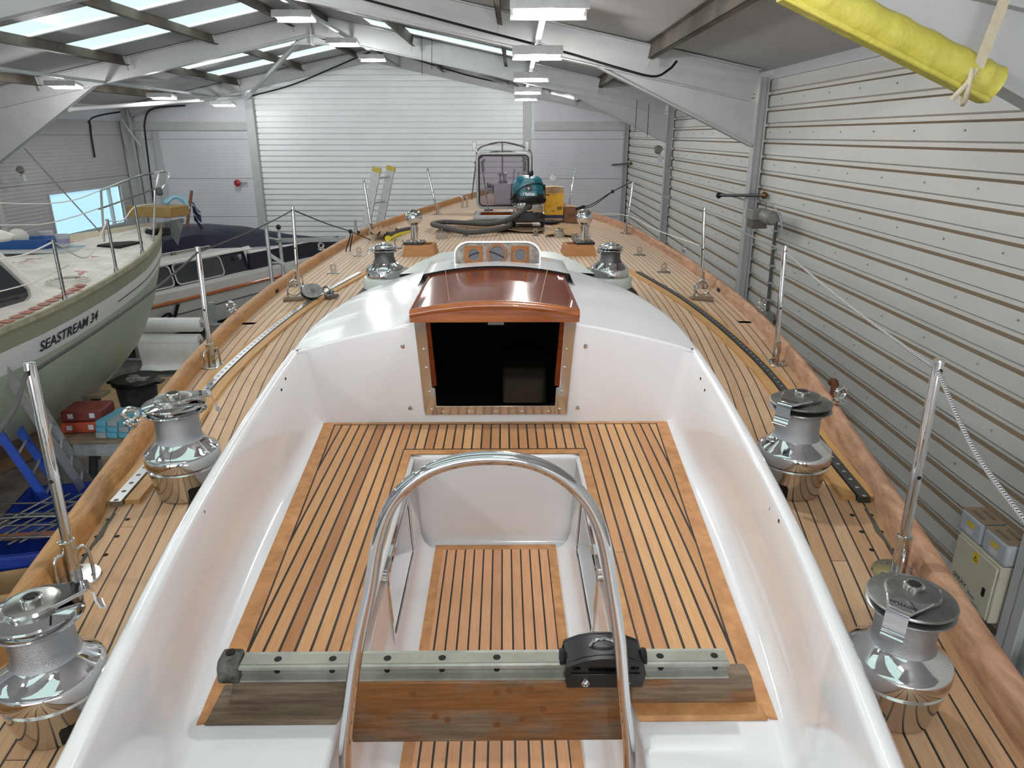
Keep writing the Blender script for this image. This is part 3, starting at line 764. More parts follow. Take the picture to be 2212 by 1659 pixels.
# hull sides below the deck
m = MB()
for sg in (1, -1):
    rows = []
    for i in range(82):
        y = -3.2 + i * .2
        if y > 12.9: break
        h = hb(y) + .045; k = max(0, min(1, (12.9 - y) / 3.0)) ** .5
        s_ = .5 + .5 * max(0, min(1, (y + 3.2) / 3))
        rows.append([(sg * h * (1 - (q ** 2.4) * (.55 + .4 * (1 - k))), y - (1 - k) * q * .9, sheer(y) - .002 - q * 1.75 * (.55 + .45 * min(1, k * 1.3)) * s_) for q in [j / 10 for j in range(11)]] + [(sg * .06, y - (1 - k) * 1.6, sheer(y) - 1.95 * (.5 + .5 * k) * s_)])
    m.grid(rows)
Mt['hullwhite'] = mat('white_topside_paint', (206, 208, 210), .3)
obj('hull', m, Mt['hullwhite'], yacht)
obj('keel', MB().prism([(2.0, -1.6), (7.5, -1.6), (6.8, -2.48), (3.4, -2.48)], .3, lambda a, b, c: (c - .15, a, b)), mat('keel_brown', (96, 70, 56), .7), yacht)
obj('transom', MB().add([(-.66, -3.2, .02), (.66, -3.2, .02), (.3, -3.0, -.9), (-.3, -3.0, -.9)], [(0, 1, 2, 3)]), Mt['hullwhite'], yacht)
# toe rails
for sg, mt in ((1, Mt['rail_stbd']), (-1, Mt['rail_port'])):
    rows = []
    for i in range(161):
        y = -3.2 + i * .1
        if y > 12.85: break
        h = hb(y); z = dz(h, y); H = .08; w = .036
        step = 0.012 if y < 2.05 else 0.0
        rows.append([(sg * (h - .012 - step), y, z - .003), (sg * (h - .006 - step), y, z + H * .55), (sg * (h + .002 - step), y, z + H - .012), (sg * (h + .012), y, z + H), (sg * (h + w - .012), y, z + H), (sg * (h + w), y, z + H - .012), (sg * (h + w), y, z - .05)])
    o = obj('toe_rail', MB().grid(rows), mt, yacht, sharp=50)
    o['label'] = 'dusty sanded starboard toe rail' if sg > 0 else 'bare golden teak port toe rail'
# scarf joints and scupper slots
s = MB()
for sg in (1, -1):
    for y in (3.75, 5.35):
        x = sg * (hb(y) - .013); s.box(x - .004, x + .004, y - .03, y + .03, .012, .034)
obj('scupper', s, Mt['hole'], yacht)
# cockpit coamings, seats and well: one white moulding
m = MB()
yy = [-.8 + i * .1 for i in range(40)]; yy = [y for y in yy if y < 3.15] + [3.17]
for sg in (1, -1):
    rows = []
    for y in yy:
        a = xi(y); b = xf(y); o_ = a + .036
        bz = SZ + .002
        rows.append([(sg * q, y, z) for q, z in ((o_ + .035, -.02), (o_ + .012, .165), (o_ + .004, .188), (o_ - .008, .2), (a + .010, .2), (a + .002, .194), (a - .002, .182),
                    (lerp(a, b, .5), .02), (b + .004, -.09), (b - .004, -.12), (b - .017, -.143), (b - .032, -.155), (b - .05, SZ))])
    m.grid(rows)
    # seat outside the teak
    ry = [y for y in yy]
    m.grid([[(sg * (xf(y) - .05), y, SZ), (sg * min(.36, xf(y) - .055), y, SZ)] for y in ry if y <= 2.75] + [[(sg * (xf(2.79) - .05), 2.79, SZ), (sg * .36, 2.79, SZ)]])
m.grid([[(x, 2.79, SZ) for x in (-.36, .36)], [(x, 3.17, SZ) for x in (-.36, .36)]])
for sg in (1, -1):
    m.grid([[(sg * (xf(y) - .05), y, SZ), (sg * .36, y, SZ)] for y in (2.79, 3.0, 3.17)])
# well
wy = [-.5, .5, 1.3, 1.9, 2.0, 2.54, 2.6, 2.775]
wallx = lambda z: lerp(.336, .350, (z + .5) / .32)
for sg in (1, -1):
    m.grid([[(sg * a, y, b) for a, b in ((.36, SZ), (.352, SZ - .008), (.350, SZ - .02))] for y in wy])
    m.grid([[(sg * a, y - (0 if y < 2.7 else max(0, -.5 - b) * .3), b) for a, b in ((.336, -.5), (.331, -.535), (.318, -.565), (.296, -.588), (.272, -.6))] for y in wy])
    m.plate([[(-.5, SZ - .02), (2.775, SZ - .02), (2.775, -.5), (-.5, -.5)], rrect(2.005, 2.535, -.475, -.24, .025)], 0, lambda y, z, c: (sg * wallx(z), y, z))
fp = [(2.79, SZ), (2.782, SZ - .008), (2.78, SZ - .02), (2.79, -.55), (2.785, -.585), (2.76, -.6)]
m.grid([[(x, a, b) for a, b in fp] for x in (-.36, -.3, 0, .3, .36)])
m.grid([[(x, y, -.6) for x in (-.34, 0, .34)] for y in (-.5, 1, 2.79)])
m.grid([[(x, -.5, b) for x in (-.36, .36)] for b in (SZ, -.6)])
obj('cockpit_moulding', m, Mt['white'], yacht, sharp=60)
# aft bulkhead with companionway notch
arch = []
def domez(x, y):
    zc = smooth(y, [(3.17, .365), (3.6, .395), (4.05, .412), (4.34, .405), (4.52, .38)])
    ze = smooth(y, [(3.17, .2), (3.49, .238), (3.8, .275), (4.06, .31), (4.34, .345), (4.52, .375)])
    X = max(smooth(y, DX), .001)
    return zc - (zc - ze) * min(1, abs(x / X)) ** 1.6
def topz(x): return domez(x, 3.17)
lft = [(-.852, SZ)] + [(-.852 - .063 * t, SZ + .36 * t) for t in (.3, .6, .9)] + [(-.92, .199)]
ar = [(-.925 + i * .05, 0) for i in range(1, 12)]
pl = lft + [(x, topz(x)) for x, _ in ar] + [(-.345, topz(.345)), (-.338, -.105)]
pl = pl + [(-x, z) for x, z in reversed(pl)]
b = MB().plate([pl], .03, lambda x, z, c: (x, 3.172 + c, z))
obj('bulkhead', b, Mt['white'], yacht, bevel=.01, seg=3)
# rounded corners where bulkhead meets coamings
for sg in (1, -1):
    rows = []
    for j in range(9):
        z = SZ + .002 + (.35) * j / 8; e = lerp(.852, .915, (z - SZ) / .36)
        rows.append([(sg * (e + .006 - .07 * (1 - math.cos(a))), 3.16 - .07 * (1 - math.sin(a)), z) for a in [PI / 2 * k / 6 for k in range(7)]])
    obj('corner_fillet', MB().grid(rows), Mt['white'], yacht)
# cabin top
m = MB(); rows = []
for y in [3.17, 3.25, 3.35, 3.49, 3.65, 3.8, 3.93, 4.06, 4.2, 4.3, 4.36, 4.42, 4.47, 4.5, 4.52]:
    X = smooth(y, DX)
    rows.append([(X * t_, y, domez(X * t_, y)) for t_ in [-1 + k / 16 for k in range(33)]])
m.grid(rows)
rim = [r_[0] for r_ in rows] + [r_[-1] for r_ in reversed(rows)]
rr = []
for (x, y, z) in rim:
    nx = x * 1.02 + (.012 if x > 0 else -.012); ny = y + (.02 if y > 3.2 else 0) * (1 - min(1, abs(x) / .95))
    rr.append([(x, y, z), (lerp(x, nx, .7), lerp(y, ny, .7), z - .006), (nx, ny, z - .02), (nx * 1.03, ny + .02 * (y > 3.2), dz(0, y) + .0)])
m.grid(rr)
obj('cabin_top', m, Mt['white'], yacht, sharp=60)
s = MB()
for sg in (1, -1):
    s.tube([(sg * .43, y, domez(.43, y) + .001) for y in (3.86, 3.95, 4.05, 4.15, 4.25)], .003, 6)
    s.tube([(sg * x, 3.86, domez(x, 3.86) + .001) for x in (.43, .40, .375)], .003, 6)
obj('panel_seam', s, mat('seam_grey', (130, 132, 136), .6), yacht)
# hatch garage behind the sliding hatch
m = MB()
pts = [(-.405, 3.86), (-.395, 4.42), (.395, 4.42), (.405, 3.86)]
gz = lambda x: .468 - .045 * (x / .4) ** 2
rows = [[(x, y, gz(x) - (.0 if y < 4.3 else (y - 4.3) * .5)) for x in [-.4 + k * .05 for k in range(17)]] for y in (3.87, 4.0, 4.15, 4.3, 4.4)]
m.grid(rows)
for sg in (1, -1):
    m.grid([[(sg * .4, y, gz(.4) - (.0 if y < 4.3 else (y - 4.3) * .5)), (sg * .43, y, domez(.43, min(y, 4.35)) - .01)] for y in (3.87, 4.0, 4.15, 4.3, 4.4)])
m.grid([[(x, 4.4, gz(x) - .05), (x, 4.45, .36)] for x in [-.4 + k * .05 for k in range(17)]])
obj('hatch_garage', m, Mt['white'], yacht, sharp=60)
obj('garage_slot', MB().grid([[(x, 3.872, gz(x) - .003), (x, 3.872, domez(x, 3.87) - .02)] for x in [-.395 + k * .0494 for k in range(17)]]), Mt['hole'], yacht)
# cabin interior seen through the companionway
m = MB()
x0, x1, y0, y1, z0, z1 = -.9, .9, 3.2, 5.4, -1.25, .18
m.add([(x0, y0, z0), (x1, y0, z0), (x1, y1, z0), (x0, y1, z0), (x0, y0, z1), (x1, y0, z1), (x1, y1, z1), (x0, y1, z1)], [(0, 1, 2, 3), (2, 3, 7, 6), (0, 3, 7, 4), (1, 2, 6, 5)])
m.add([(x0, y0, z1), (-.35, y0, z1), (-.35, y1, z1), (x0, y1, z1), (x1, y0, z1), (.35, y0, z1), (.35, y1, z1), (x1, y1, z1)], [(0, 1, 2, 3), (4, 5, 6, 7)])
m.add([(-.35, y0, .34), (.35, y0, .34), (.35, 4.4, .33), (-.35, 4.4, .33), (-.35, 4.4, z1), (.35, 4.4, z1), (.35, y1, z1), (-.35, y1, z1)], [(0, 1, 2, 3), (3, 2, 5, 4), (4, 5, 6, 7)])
obj('cabin_interior', m, Mt['shade_wood'], yacht)
q = obj('galley_front', MB().box(.03, .33, 4.55, 5.0, -1.2, -.34), mat('galley_cream', (150, 128, 110), .5), yacht, bevel=.02)
obj('tap', MB().tube(curve_pts([(-.42, 4.6, -.5), (-.42, 4.6, -.34), (-.36, 4.55, -.28), (-.28, 4.5, -.33)]), .012, 8), Mt['chrome'], yacht)
# companionway surround
cw = MB()
pf = lambda x, z, c: (x, 3.152 + c, z)
for sg in (1, -1):
    o = obj('side_strip', MB().plate([[(sg * .373, .372), (sg * .318, .372), (sg * .3, .02), (sg * .285, .018), (sg * .278, -.118), (sg * .337, -.118)]], .008, pf), Mt['steel'], yacht, bevel=.002)
    o2 = obj('side_post', MB().plate([[(sg * .318, .37), (sg * .30, .37), (sg * .277, .03), (sg * .3, .02)]], .03, lambda x, z, c: (x, 3.168 + c, z)), Mt['mahog'], yacht)
    sc_ = MB()
    for z in (.345, .21, .12, -.0, -.09):
        x = sg * lerp(.30, .345, (z + .118) / .49 * .9 + .05); sc_.ball((x, 3.147, z), .007, 10, (1, .4, 1))
    obj('strip_screw', sc_, Mt['chrome'], yacht)
o = obj('sill_strip', MB().plate([[(-.284, -.082), (.284, -.082), (.284, -.117), (-.284, -.117)]], .008, pf).box(-.284, .284, 3.147, 3.19, -.086, -.072), Mt['steel'], yacht, bevel=.002)
sc_ = MB()
for k in range(5): sc_.ball((-.25 + k * .125, 3.147, -.103), .007, 10, (1, .4, 1))
obj('sill_screw', sc_, Mt['chrome'], yacht)
for k, (u, v_) in enumerate(((870, 748), (1265, 748), (886, 881), (1248, 881))):
    p = aty(u, v_, 3.155)
    obj('bulkhead_stud', MB().lathe([(.011, 0), (.011, .006), (.006, .01)], (p.x, 3.158, p.z), 12, M4.Rotation(PI/2, 3, 'X')), Mt['chrome'], yacht)
for (u, v_, sg) in ((617, 818, -1), (608, 842, -1), (1513, 818, 1), (1522, 843, 1), (440, 1107, -1), (418, 1131, -1), (1664, 1101, 1), (1683, 1126, 1)):
    d = ray(u, v_); t0 = 0
    for k in range(400):
        p = CAM + d * (1.0 + k * .008)
        if p.z < .19 and abs(p.x) >= lerp(xi(p.y), xf(p.y), (.19 - p.z) / .3) - .002: break
    obj('fixing_hole', MB().lathe([(.006, -.001), (.006, .002)], tuple(p), 10, M4.Rotation(PI/2, 3, 'Y')), Mt['hole'], yacht)
# teak laid on the seats, bridge deck and sole
TZ = SZ + .006
def xt(y): return lerp(.68, .82, (y - 1.305) / 1.845)
def slab(mb, poly, z0, z1, uvf):
    n = len(poly)
    P = [(x, y, z0) for x, y in poly] + [(x, y, z1) for x, y in poly]
    U = [uvf(x, y) for x, y in poly] * 2
    mb.add(P, [tuple(range(n)), tuple(range(2*n-1, n-1, -1))] + [(i, i+n, (i+1) % n+n, (i+1) % n) for i in range(n)], U)
m = MB(); uvn = lambda x, y: (x + 1.0 + .0207, y)
for sg in (1, -1):
    slab(m, [(sg * .395, 1.33), (sg * .395, 2.79), (sg * (xt(2.79) - .05), 2.79), (sg * (xt(1.4) - .045), 1.33)], SZ, TZ, uvn)
    slab(m, [(sg * .395, 2.79), (sg * .395, 3.12), (sg * (xt(3.12) - .05), 3.12), (sg * (xt(2.79) - .05), 2.79)], SZ, TZ, uvn)
slab(m, [(-.395, 2.835), (.395, 2.835), (.395, 3.12), (-.395, 3.12)], SZ, TZ, uvn)
obj('teak_seat_planking', m, Mt['seat'], yacht)
for sg in (1, -1):
    m = MB(); slab(m, [(sg * (xt(3.12) - .052), 3.12), (sg * xt(3.12), 3.12), (sg * xt(1.305), 1.305), (sg * (xt(1.305) - .052), 1.33)], SZ, TZ + .001, lambda x, y: (x, y))
    obj('margin_board', m, Mt['margin'], yacht, bevel=.002)
    m = MB(); slab(m, [(sg * .362, 1.36), (sg * .362, 2.793), (sg * .397, 2.832), (sg * .397, 1.36)], SZ, TZ + .001, lambda x, y: (x, y))
    obj('margin_board', m, Mt['margin'], yacht, bevel=.002)
m = MB(); slab(m, [(-.362, 2.793), (.362, 2.793), (.397, 2.833), (-.397, 2.833)], SZ, TZ + .001, lambda x, y: (x, y)); obj('margin_board', m, Mt['margin'], yacht, bevel=.002)
m = MB(); slab(m, rrect(-.822, .822, 3.118, 3.148, .014), SZ, TZ + .001, lambda x, y: (x, y)); obj('margin_board', m, Mt['margin'], yacht, bevel=.002)
sm = MB()
for sg in (1, -1):
    sm.bar((sg * (xt(3.1) - .054), 3.12, TZ + .0005), (sg * (xt(1.33) - .054), 1.33, TZ + .0005), .005, .002)
    sm.bar((sg * .399, 1.33, TZ + .0005), (sg * .399, 2.835, TZ + .0005), .005, .002)
sm.bar((-.4, 2.836, TZ + .0005), (.4, 2.836, TZ + .0005), .005, .002); sm.bar((-.76, 3.117, TZ + .0005), (.76, 3.117, TZ + .0005), .004, .002)
obj('caulking', sm, mat('black_caulking', (44, 40, 38), .6), yacht)
m = MB(); slab(m, [(-.232, -.4), (-.232, 2.728), (.232, 2.728), (.232, -.4)], -.6, -.592, lambda x, y: (x + 2.0, y)); obj('teak_sole', m, Mt['sole'], yacht)
m = MB()
for sg in (1, -1): slab(m, [(sg * .232, -.4), (sg * .268, -.4), (sg * .268, 2.765), (sg * .232, 2.728)], -.6, -.591, lambda x, y: (x, y))
slab(m, [(-.268, 2.765), (.268, 2.765), (.232, 2.728), (-.232, 2.728)], -.6, -.591, lambda x, y: (x, y))
obj('sole_margin', m, Mt['margin'], yacht, bevel=.001)
# locker openings in the well sides
for sg in (1, -1):
    f_ = lambda y, z, c: (sg * (lerp(.336, .351, (z + .5) / .32) - c), y, z)
    q = obj('locker_frame', MB().plate([rrect(1.98, 2.56, -.5, -.215, .04), rrect(2.005, 2.535, -.475, -.24, .025)], .01, f_), Mt['chrome'], yacht, bevel=.003)
    rc_ = MB(); lo = rrect(2.005, 2.535, -.475, -.24, .025)
    rc_.grid([[f_(a, b, .0) for a, b in lo], [f_(a, b, -.09) for a, b in lo]], closed=True); rc_.add([f_(a, b, -.09) for a, b in lo], [tuple(range(len(lo)))])
    obj('locker_recess', rc_, Mt['white'], q, sharp=40)
    obj('drain_slot', MB().plate([rrect(2.04, 2.52, -.462, -.44, .008)], .004, lambda y, z, c: f_(y, z, -.085 + c)), Mt['rubber'], q)
    obj('hinge_knuckle', MB().tube([f_(2.02, -.222, .006), f_(2.1, -.222, .006)], .006, 8), Mt['chrome'], q)
# instrument pod on the garage
pod = thing('instrument_pod', 'white arched instrument pod with three empty holes above the mahogany hatch', 'instrument pod', (0.005, 4.02, .452), (math.radians(-8), 0, 0))
def archp(hw, h, r, z0=0, n=10):
    out = [(-hw, z0), (hw, z0)]
    for i in range(n + 1):
        a = PI / 2 * i / n; out.append((hw - r + r * math.cos(a) * 1.0, h - r * .82 + r * .82 * math.sin(a)))
    for i in range(n + 1):
        a = PI / 2 + PI / 2 * i / n; out.append((-hw + r + r * math.cos(a), h - r * .82 + r * .82 * math.sin(a)))
    return out
pm = lambda x, z, c: (x, c, z)
H_ = .118
obj('shell', MB().prism(archp(.242, H_ + .008, .085, -.03), .13, pm), Mt['white'], pod, bevel=.004)
fm = MB().plate([archp(.244, H_ + .01, .086, -.03), archp(.236, H_ + .0, .08, .002)], .016, lambda x, z, c: (x, -.008 + c, z)); obj('rim', fm, Mt['white'], pod, bevel=.002)
hs = [(-.133, .052, .036), (-.003, .055, .05), (.127, .052, .036)]
bm_ = MB().plate([archp(.235, H_ - .001, .08, .003)] + [circ(*h) for h in hs], .006, lambda x, z, c: (x, -.006 + c, z))
obj('face_board', bm_, mat('grey_glue_board', (150, 146, 140), .7, c2=(110, 100, 92), vscale=25), pod)
Mt['glue'] = mat('brown_glue_patch', (150, 92, 44), .65, var=.35, vscale=30)
for (x, z, rad), sq in zip(hs, (True, False, True)):
    outl = [(x - .052, z - .046), (x + .052, z - .046), (x + .052, z + .05), (x - .052, z + .05)] if sq else circ(x, z, .06)
    obj('glue_patch', MB().plate([outl, circ(x, z, rad + .001)], .002, lambda a, c_, c: (a, -.0105 + c, c_)), Mt['glue'], pod)
    obj('instrument_hole', MB().plate([circ(x, z, rad + .001)], .002, lambda a, c_, c: (a, -.0022 + c, c_)), mat('hole_grey', (96, 98, 102), .7), pod)
    obj('hole_lining', MB().plate([circ(x, z, rad + .001), circ(x, z, rad - .003)], .006, lambda a, c_, c: (a, -.007 + c, c_)), Mt['lightwood'], pod)
w_ = MB(); w_.tube(curve_pts([(-.17, -.005, .03), (-.14, -.006, .055), (-.05, -.006, .07), (.03, -.006, .04), (.05, -.006, .02)]), .003, 6); obj('loose_wire', w_, Mt['matt_black'], pod)
sc_ = MB()
for x, z in ((-.22, .012), (.22, .012), (-.07, .108), (.06, .108)): sc_.ball((x, -.01, z), .005, 8)
obj('pod_screw', sc_, Mt['dullsteel'], pod)
# sliding hatch
ht = thing('sliding_hatch', 'varnished mahogany sliding hatch over the dark companionway', 'hatch', (0, 3.03, .40))
hz = lambda x: .055 - .04 * (x / .375) ** 2
xs = [-.355 + k * .71 / 20 for k in range(21)]
m = MB(); m.grid([[(x, y, hz(x)) for x in xs] for y in (.03, .3, .6, .9)])
m.grid([[(x, y, hz(x) - .03) for x in xs] for y in (.03, .3, .6, .9)])
for x in (xs[0], xs[-1]): m.grid([[(x, y, hz(x)) for y in (.03, .9)], [(x, y, hz(x) - .03) for y in (.03, .9)]])
obj('top_board', m, Mt['mahog'], ht)
xs2 = [-.372 + k * .744 / 24 for k in range(25)]
fas = [(.035, .002), (.012, .006), (-.004, .0), (-.012, -.012), (-.008, -.026), (.004, -.031), (.004, -.085), (.03, -.085)]
m = MB().grid([[(x, a, hz(x) + b) if b > -.05 else (x, a, -.035 + (.012 if abs(x) > .34 else 0) * 0) for a, b in fas] for x in xs2])
for x in (xs2[0], xs2[-1]):
    n0 = [(x, a, hz(x) + b) if b > -.05 else (x, a, -.035) for a, b in fas]; m.add(n0, [tuple(range(len(n0)))])
obj('front_moulding', m, Mt['mahog_edge'], ht, sharp=60)
m = MB()
for sg in (1, -1): m.box(min(sg * .35, sg * .374), max(sg * .35, sg * .374), .02, .86, -.02, hz(.36) - .0)
obj('side_rail', m, Mt['mahog'], ht, bevel=.004)
m = MB()
for sg in (1, -1): m.tube([(sg * .2 * (1 + .1 * k), .05 + .8 * k / 4, hz(.2) + .0005) for k in range(5)], .002, 6)
obj('inlay_line', m, Mt['lightwood'], ht)
obj('lock_plate', MB().box(-.03, .04, .0, .006, -.046, -.034), Mt['chrome'], ht)
# low coach roof ahead of the cabin top
m = MB()
pr_ = [(4.35, .60, .335), (4.8, .55, .325), (5.3, .46, .305), (5.5, .43, .29)]
rows = [[(-w - .07, y, dz(w + .1, y) - .004), (-w, y, z), (-w * .5, y, z + .02), (0, y, z + .025), (w * .5, y, z + .02), (w, y, z), (w + .07, y, dz(w + .1, y) - .004)] for y, w, z in pr_]
rows.append([(x, 5.95, dz(x, 5.95) - .004) for x in (-.46, -.4, -.2, 0, .2, .4, .46)])
obj('coach_roof', m.grid(rows), Mt['pale'], yacht, sharp=30)
for sg in (1, -1):
    p = MB().lathe([(.2, -.02), (.17, .06), (.15, .16), (.148, .235), (.14, .25), (0, .25)], (sg * .75, 4.73, 0), 36)
    p.grid([[(sg * .62, 4.3, .02), (sg * .62, 4.35, .2)], [(sg * .8, 4.6, .0), (sg * .72, 4.62, .22)], [(sg * .62, 5.05, .02), (sg * .55, 5.0, .2)]])
    obj('winch_plinth', p, Mt['pale'], yacht)
    g_ = MB(); g_.tube(curve_pts([(sg * .655, 4.85, .02), (sg * .655, 4.9, .2), (sg * .655, 4.98, .25), (sg * .65, 5.12, .2), (sg * .64, 5.3, .03)]), [.02] * 33, 10)
    tag(obj('grab_handle', g_, mat('weathered_grip', (160, 146, 122), .7, var=.2)), 'weathered wooden grab handle beside the %s mid-deck winch' % ('starboard' if sg > 0 else 'port'), 'handle', 'grab handles')
    pl_ = MB(); a = sg * .78; pl_.prism([(a - .12, 5.35), (a + .12, 5.35), (a + .12, 5.62), (a - .12, 5.62)], .012, lambda x, y, c: (x, y, dz(x, y) + c)); obj('deck_plate', pl_, Mt['dullsteel'], yacht)
# ---------------------------------------------------------------- winches
def winch(label, loc, arm_ang, ped_ang=0, scale=1.0, dull=False):
    t = thing('sheet_winch', label, 'winch', loc, (0, 0, 0), 'two-speed winches along the cockpit')
    S = lambda L: [(a * scale, b * scale) for a, b in L]
    T_ = lambda L: S([(a, b + .0305) for a, b in L])
    t.scale = (1, 1, .93)
    p = obj('pedestal', MB().lathe(S([(.073, 0), (.078, .004), (.092, .085), (.0945, .095), (.091, .1), (.06, .101)]), n=48), Mt['steel'], t, label='bronze-tinted polished pedestal')
    cu = MB(); n = 9; rows = []
    for zz in (.006, .042, .05):
        rr_ = (.078 + (zz - .004) / .081 * .014 + .0008) * scale; ww = .36 if zz < .045 else .30
        rows.append([(rr_ * math.cos(ped_ang - ww + 2 * ww * k / n), rr_ * math.sin(ped_ang - ww + 2 * ww * k / n), zz * scale) for k in range(n + 1)])
    obj('cut_out', cu.grid(rows), Mt['hole'], p)
    obj('skirt', MB().lathe(S([(.07, .1), (.0955, .104), (.098, .108), (.0975, .137), (.0945, .143), (.089, .1465), (.067, .17), (.0625, .177)]), n=56), Mt['chrome'], t)
    obj('drum', MB().lathe(S([(.065, .172), (.0625, .176), (.0585, .184), (.057, .2), (.0568, .238), (.0585, .256), (.0625, .2635), (.06, .264)]), n=48), Mt['drum'], t, sharp=50)
    obj('lower_jaw', MB().lathe(T_([(.05, .231), (.079, .2325), (.0815, .235), (.08, .238), (.064, .246), (.05, .247)]), n=48), Mt['dullsteel'] if dull else Mt['chrome'], t)
    obj('upper_jaw', MB().lathe(T_([(.05, .246), (.064, .247), (.08, .2515), (.0815, .2545), (.079, .258), (.045, .266), (.03, .2665)]), n=48), Mt['dullsteel'] if dull else Mt['chrome'], t)
    c = obj('cap', MB().lathe(T_([(.05, .262), (.051, .27), (.047, .2755), (.03, .277)]), n=40), Mt['dullsteel'] if dull else Mt['steel'], t)
    s1 = MB().lathe(T_([(.019, .276), (.019, .286), (.0165, .2885), (.0125, .2885), (.0125, .2775)]), n=16)
    so = obj('handle_socket', s1, Mt['steel'], t)
    st = []
    for k in range(16):
        a = 2 * PI * k / 16; q = (.0128 if k % 2 else .0085) * scale; st.append((q * math.cos(a), q * math.sin(a)))
    obj('star_hole', MB().plate([st], .001, lambda a, b, c_: (a, b, .3192 * scale + c_)), Mt['hole'], so)
    # self-tailing arm
    ar_ = MB(); ca, sa = math.cos(arm_ang), math.sin(arm_ang)
    X_ = lambda a, b, z: ((a * ca - b * sa) * scale, (a * sa + b * ca) * scale, z * scale)
    outl = [(-.047, -.02), (-.035, -.04), (0, -.049), (.04, -.038), (.088, -.02), (.088, .02), (.04, .038), (0, .049), (-.035, .04), (-.047, .02)]
    ar_.prism(outl, .009, lambda a, b, c_: X_(a, b, .297 + c_))
    obj('feeder_arm', ar_, Mt['chrome'], t, bevel=.003 * scale, seg=3)
    hk = MB(); path = [(.082, .3055), (.094, .304), (.099, .292), (.1, .27), (.105, .252), (.113, .247)]
    hk.grid([[X_(a, b, z) for b in (-.02, .02)] for a, z in path]); hk.grid([[X_(a - .004, b, z) for b in (-.02, .02)] for a, z in path])
    for b in (-.02, .02): hk.grid([[X_(a, b, z), X_(a - .004, b, z)] for a, z in path])
    obj('stripper_tongue', hk, Mt['chrome'], t, sharp=60)
    nm = MB().text('HUTTON', .011, lambda a, b, c_: X_(.064 - .0 + b, -.022 + a, .3063), bold=.0003); obj('lettering', nm, Mt['hole'], t)
    return t
winch('chrome winch nearest the camera on the port side deck', (-.872, 1.165, .001), math.radians(38), math.radians(-40), 1.02)
winch('second chrome winch on the port side deck, beside the coaming end of the track', (-1.03, 2.165, .001), math.radians(24), math.radians(-45), 1.2)
winch('chrome winch nearest the camera on the starboard side deck', (.85, 1.185, .001), math.radians(226), math.radians(215), 1.02, True)
winch('second chrome winch on the starboard side deck, dull topped with bent tongue', (1.01, 2.16, .001), math.radians(222), math.radians(225), 1.2, True)
def mid_winch(x, lab):
    t = thing('halyard_winch', lab, 'winch', (x, 4.73, .25), (0, 0, 0), 'mid-deck winches')
    obj('base', MB().lathe([(.118, 0), (.124, .006), (.126, .05), (.12, .06), (.09, .085), (.078, .095)], n=48), Mt['chrome'], t)
    obj('drum', MB().lathe([(.079, .093), (.069, .11), (.064, .13), (.064, .15), (.068, .168), (.06, .169)], n=40), Mt['darkdrum'], t)
    for z in (.166, .183):
        obj('jaw', MB().lathe([(.05, z), (.082, z + .002), (.084, z + .006), (.08, z + .012), (.05, z + .015)], n=40), Mt['chrome'], t)
    obj('cap', MB().lathe([(.06, .196), (.06, .206), (.05, .212), (.018, .214), (.018, .224), (.0, .224)], n=32), Mt['chrome'], t)
    b = MB()
    for k in range(8): a = 2 * PI * k / 8; b.ball((.038 * math.cos(a), .038 * math.sin(a), .213), .006, 8)
    obj('cap_bolt', b, Mt['steel'], t)
    obj('stripper_tongue', MB().tube([(-.06, -.05, .2), (-.085, -.06, .19), (-.09, -.065, .16)], .007, 8), Mt['chrome'], t)
mid_winch(-.75, 'chrome winch with grey waisted drum on the port plinth beside the cabin top')
mid_winch(.75, 'chrome winch with grey waisted drum on the starboard plinth beside the cabin top')
# ---------------------------------------------------------------- guard rail over the cockpit well
pts = [(742, 1655), (758, 1500), (776, 1380), (800, 1270), (818, 1165), (850, 1082), (910, 1026), (980, 998), (1060, 989), (1140, 997), (1210, 1028), (1268, 1083), (1302, 1160), (1322, 1270), (1338, 1380), (1348, 1500), (1360, 1655)]
P = [aty(u, v_, 1.23) for u, v_ in pts]
t = thing('guard_rail', 'polished stainless hoop rail rising from the cockpit well in the foreground', 'rail', (0, 1.23, -.6))
pp = [V((-.308, 1.23, -.585)), V((-.314, 1.23, -.4))] + P + [V((.314, 1.23, -.4)), V((.308, 1.23, -.585))]
pp = [V((max(-.322, min(.322, p.x)), p.y, p.z)) for p in pp]
obj('hoop', MB().tube([p - V((0, 1.23, -.6)) for p in curve_pts(pp, 10)], .0138, 20), Mt['chrome'], t)
for sg in (1, -1): obj('foot', MB().lathe([(.03, .0), (.03, .012), (.019, .018), (.018, .04)], (sg * .296, 0, .0), 20), Mt['steel'], t)
# ---------------------------------------------------------------- mainsheet traveller
tr = thing('mainsheet_traveller', 'weathered wooden mainsheet traveller beam with grey track bridging the cockpit seats', 'traveller', (0, 1.35, SZ))
t = NT('weathered_varnished_beam')
v_ = t.mapv(t.coord(), (2, 22, 30)); g_ = t.noise(3, v_, 6, .7); k_ = t.noise(3.2, t.mapv(t.coord(), (1, 1, 2.2)), 4, .6)
c1 = t.ramp(g_, [(.3, lin((104, 66, 30))), (.7, lin((156, 104, 54)))]); c2 = t.ramp(g_, [(.3, lin((92, 74, 56))), (.7, lin((146, 128, 108)))])
t.l(t.mix(t.ramp(k_, [(.47, (0, 0, 0, 1)), (.6, (1, 1, 1, 1))]), c1, c2), t.b.inputs['Base Color']); t.set(Roughness=.55); t.bump(g_, .2, .002); Mt['beam'] = t.m
Mt['greywood'] = wood('grey_weathered_wood', (84, 70, 56), (142, 124, 104), .75, axis=(2, 25, 25))
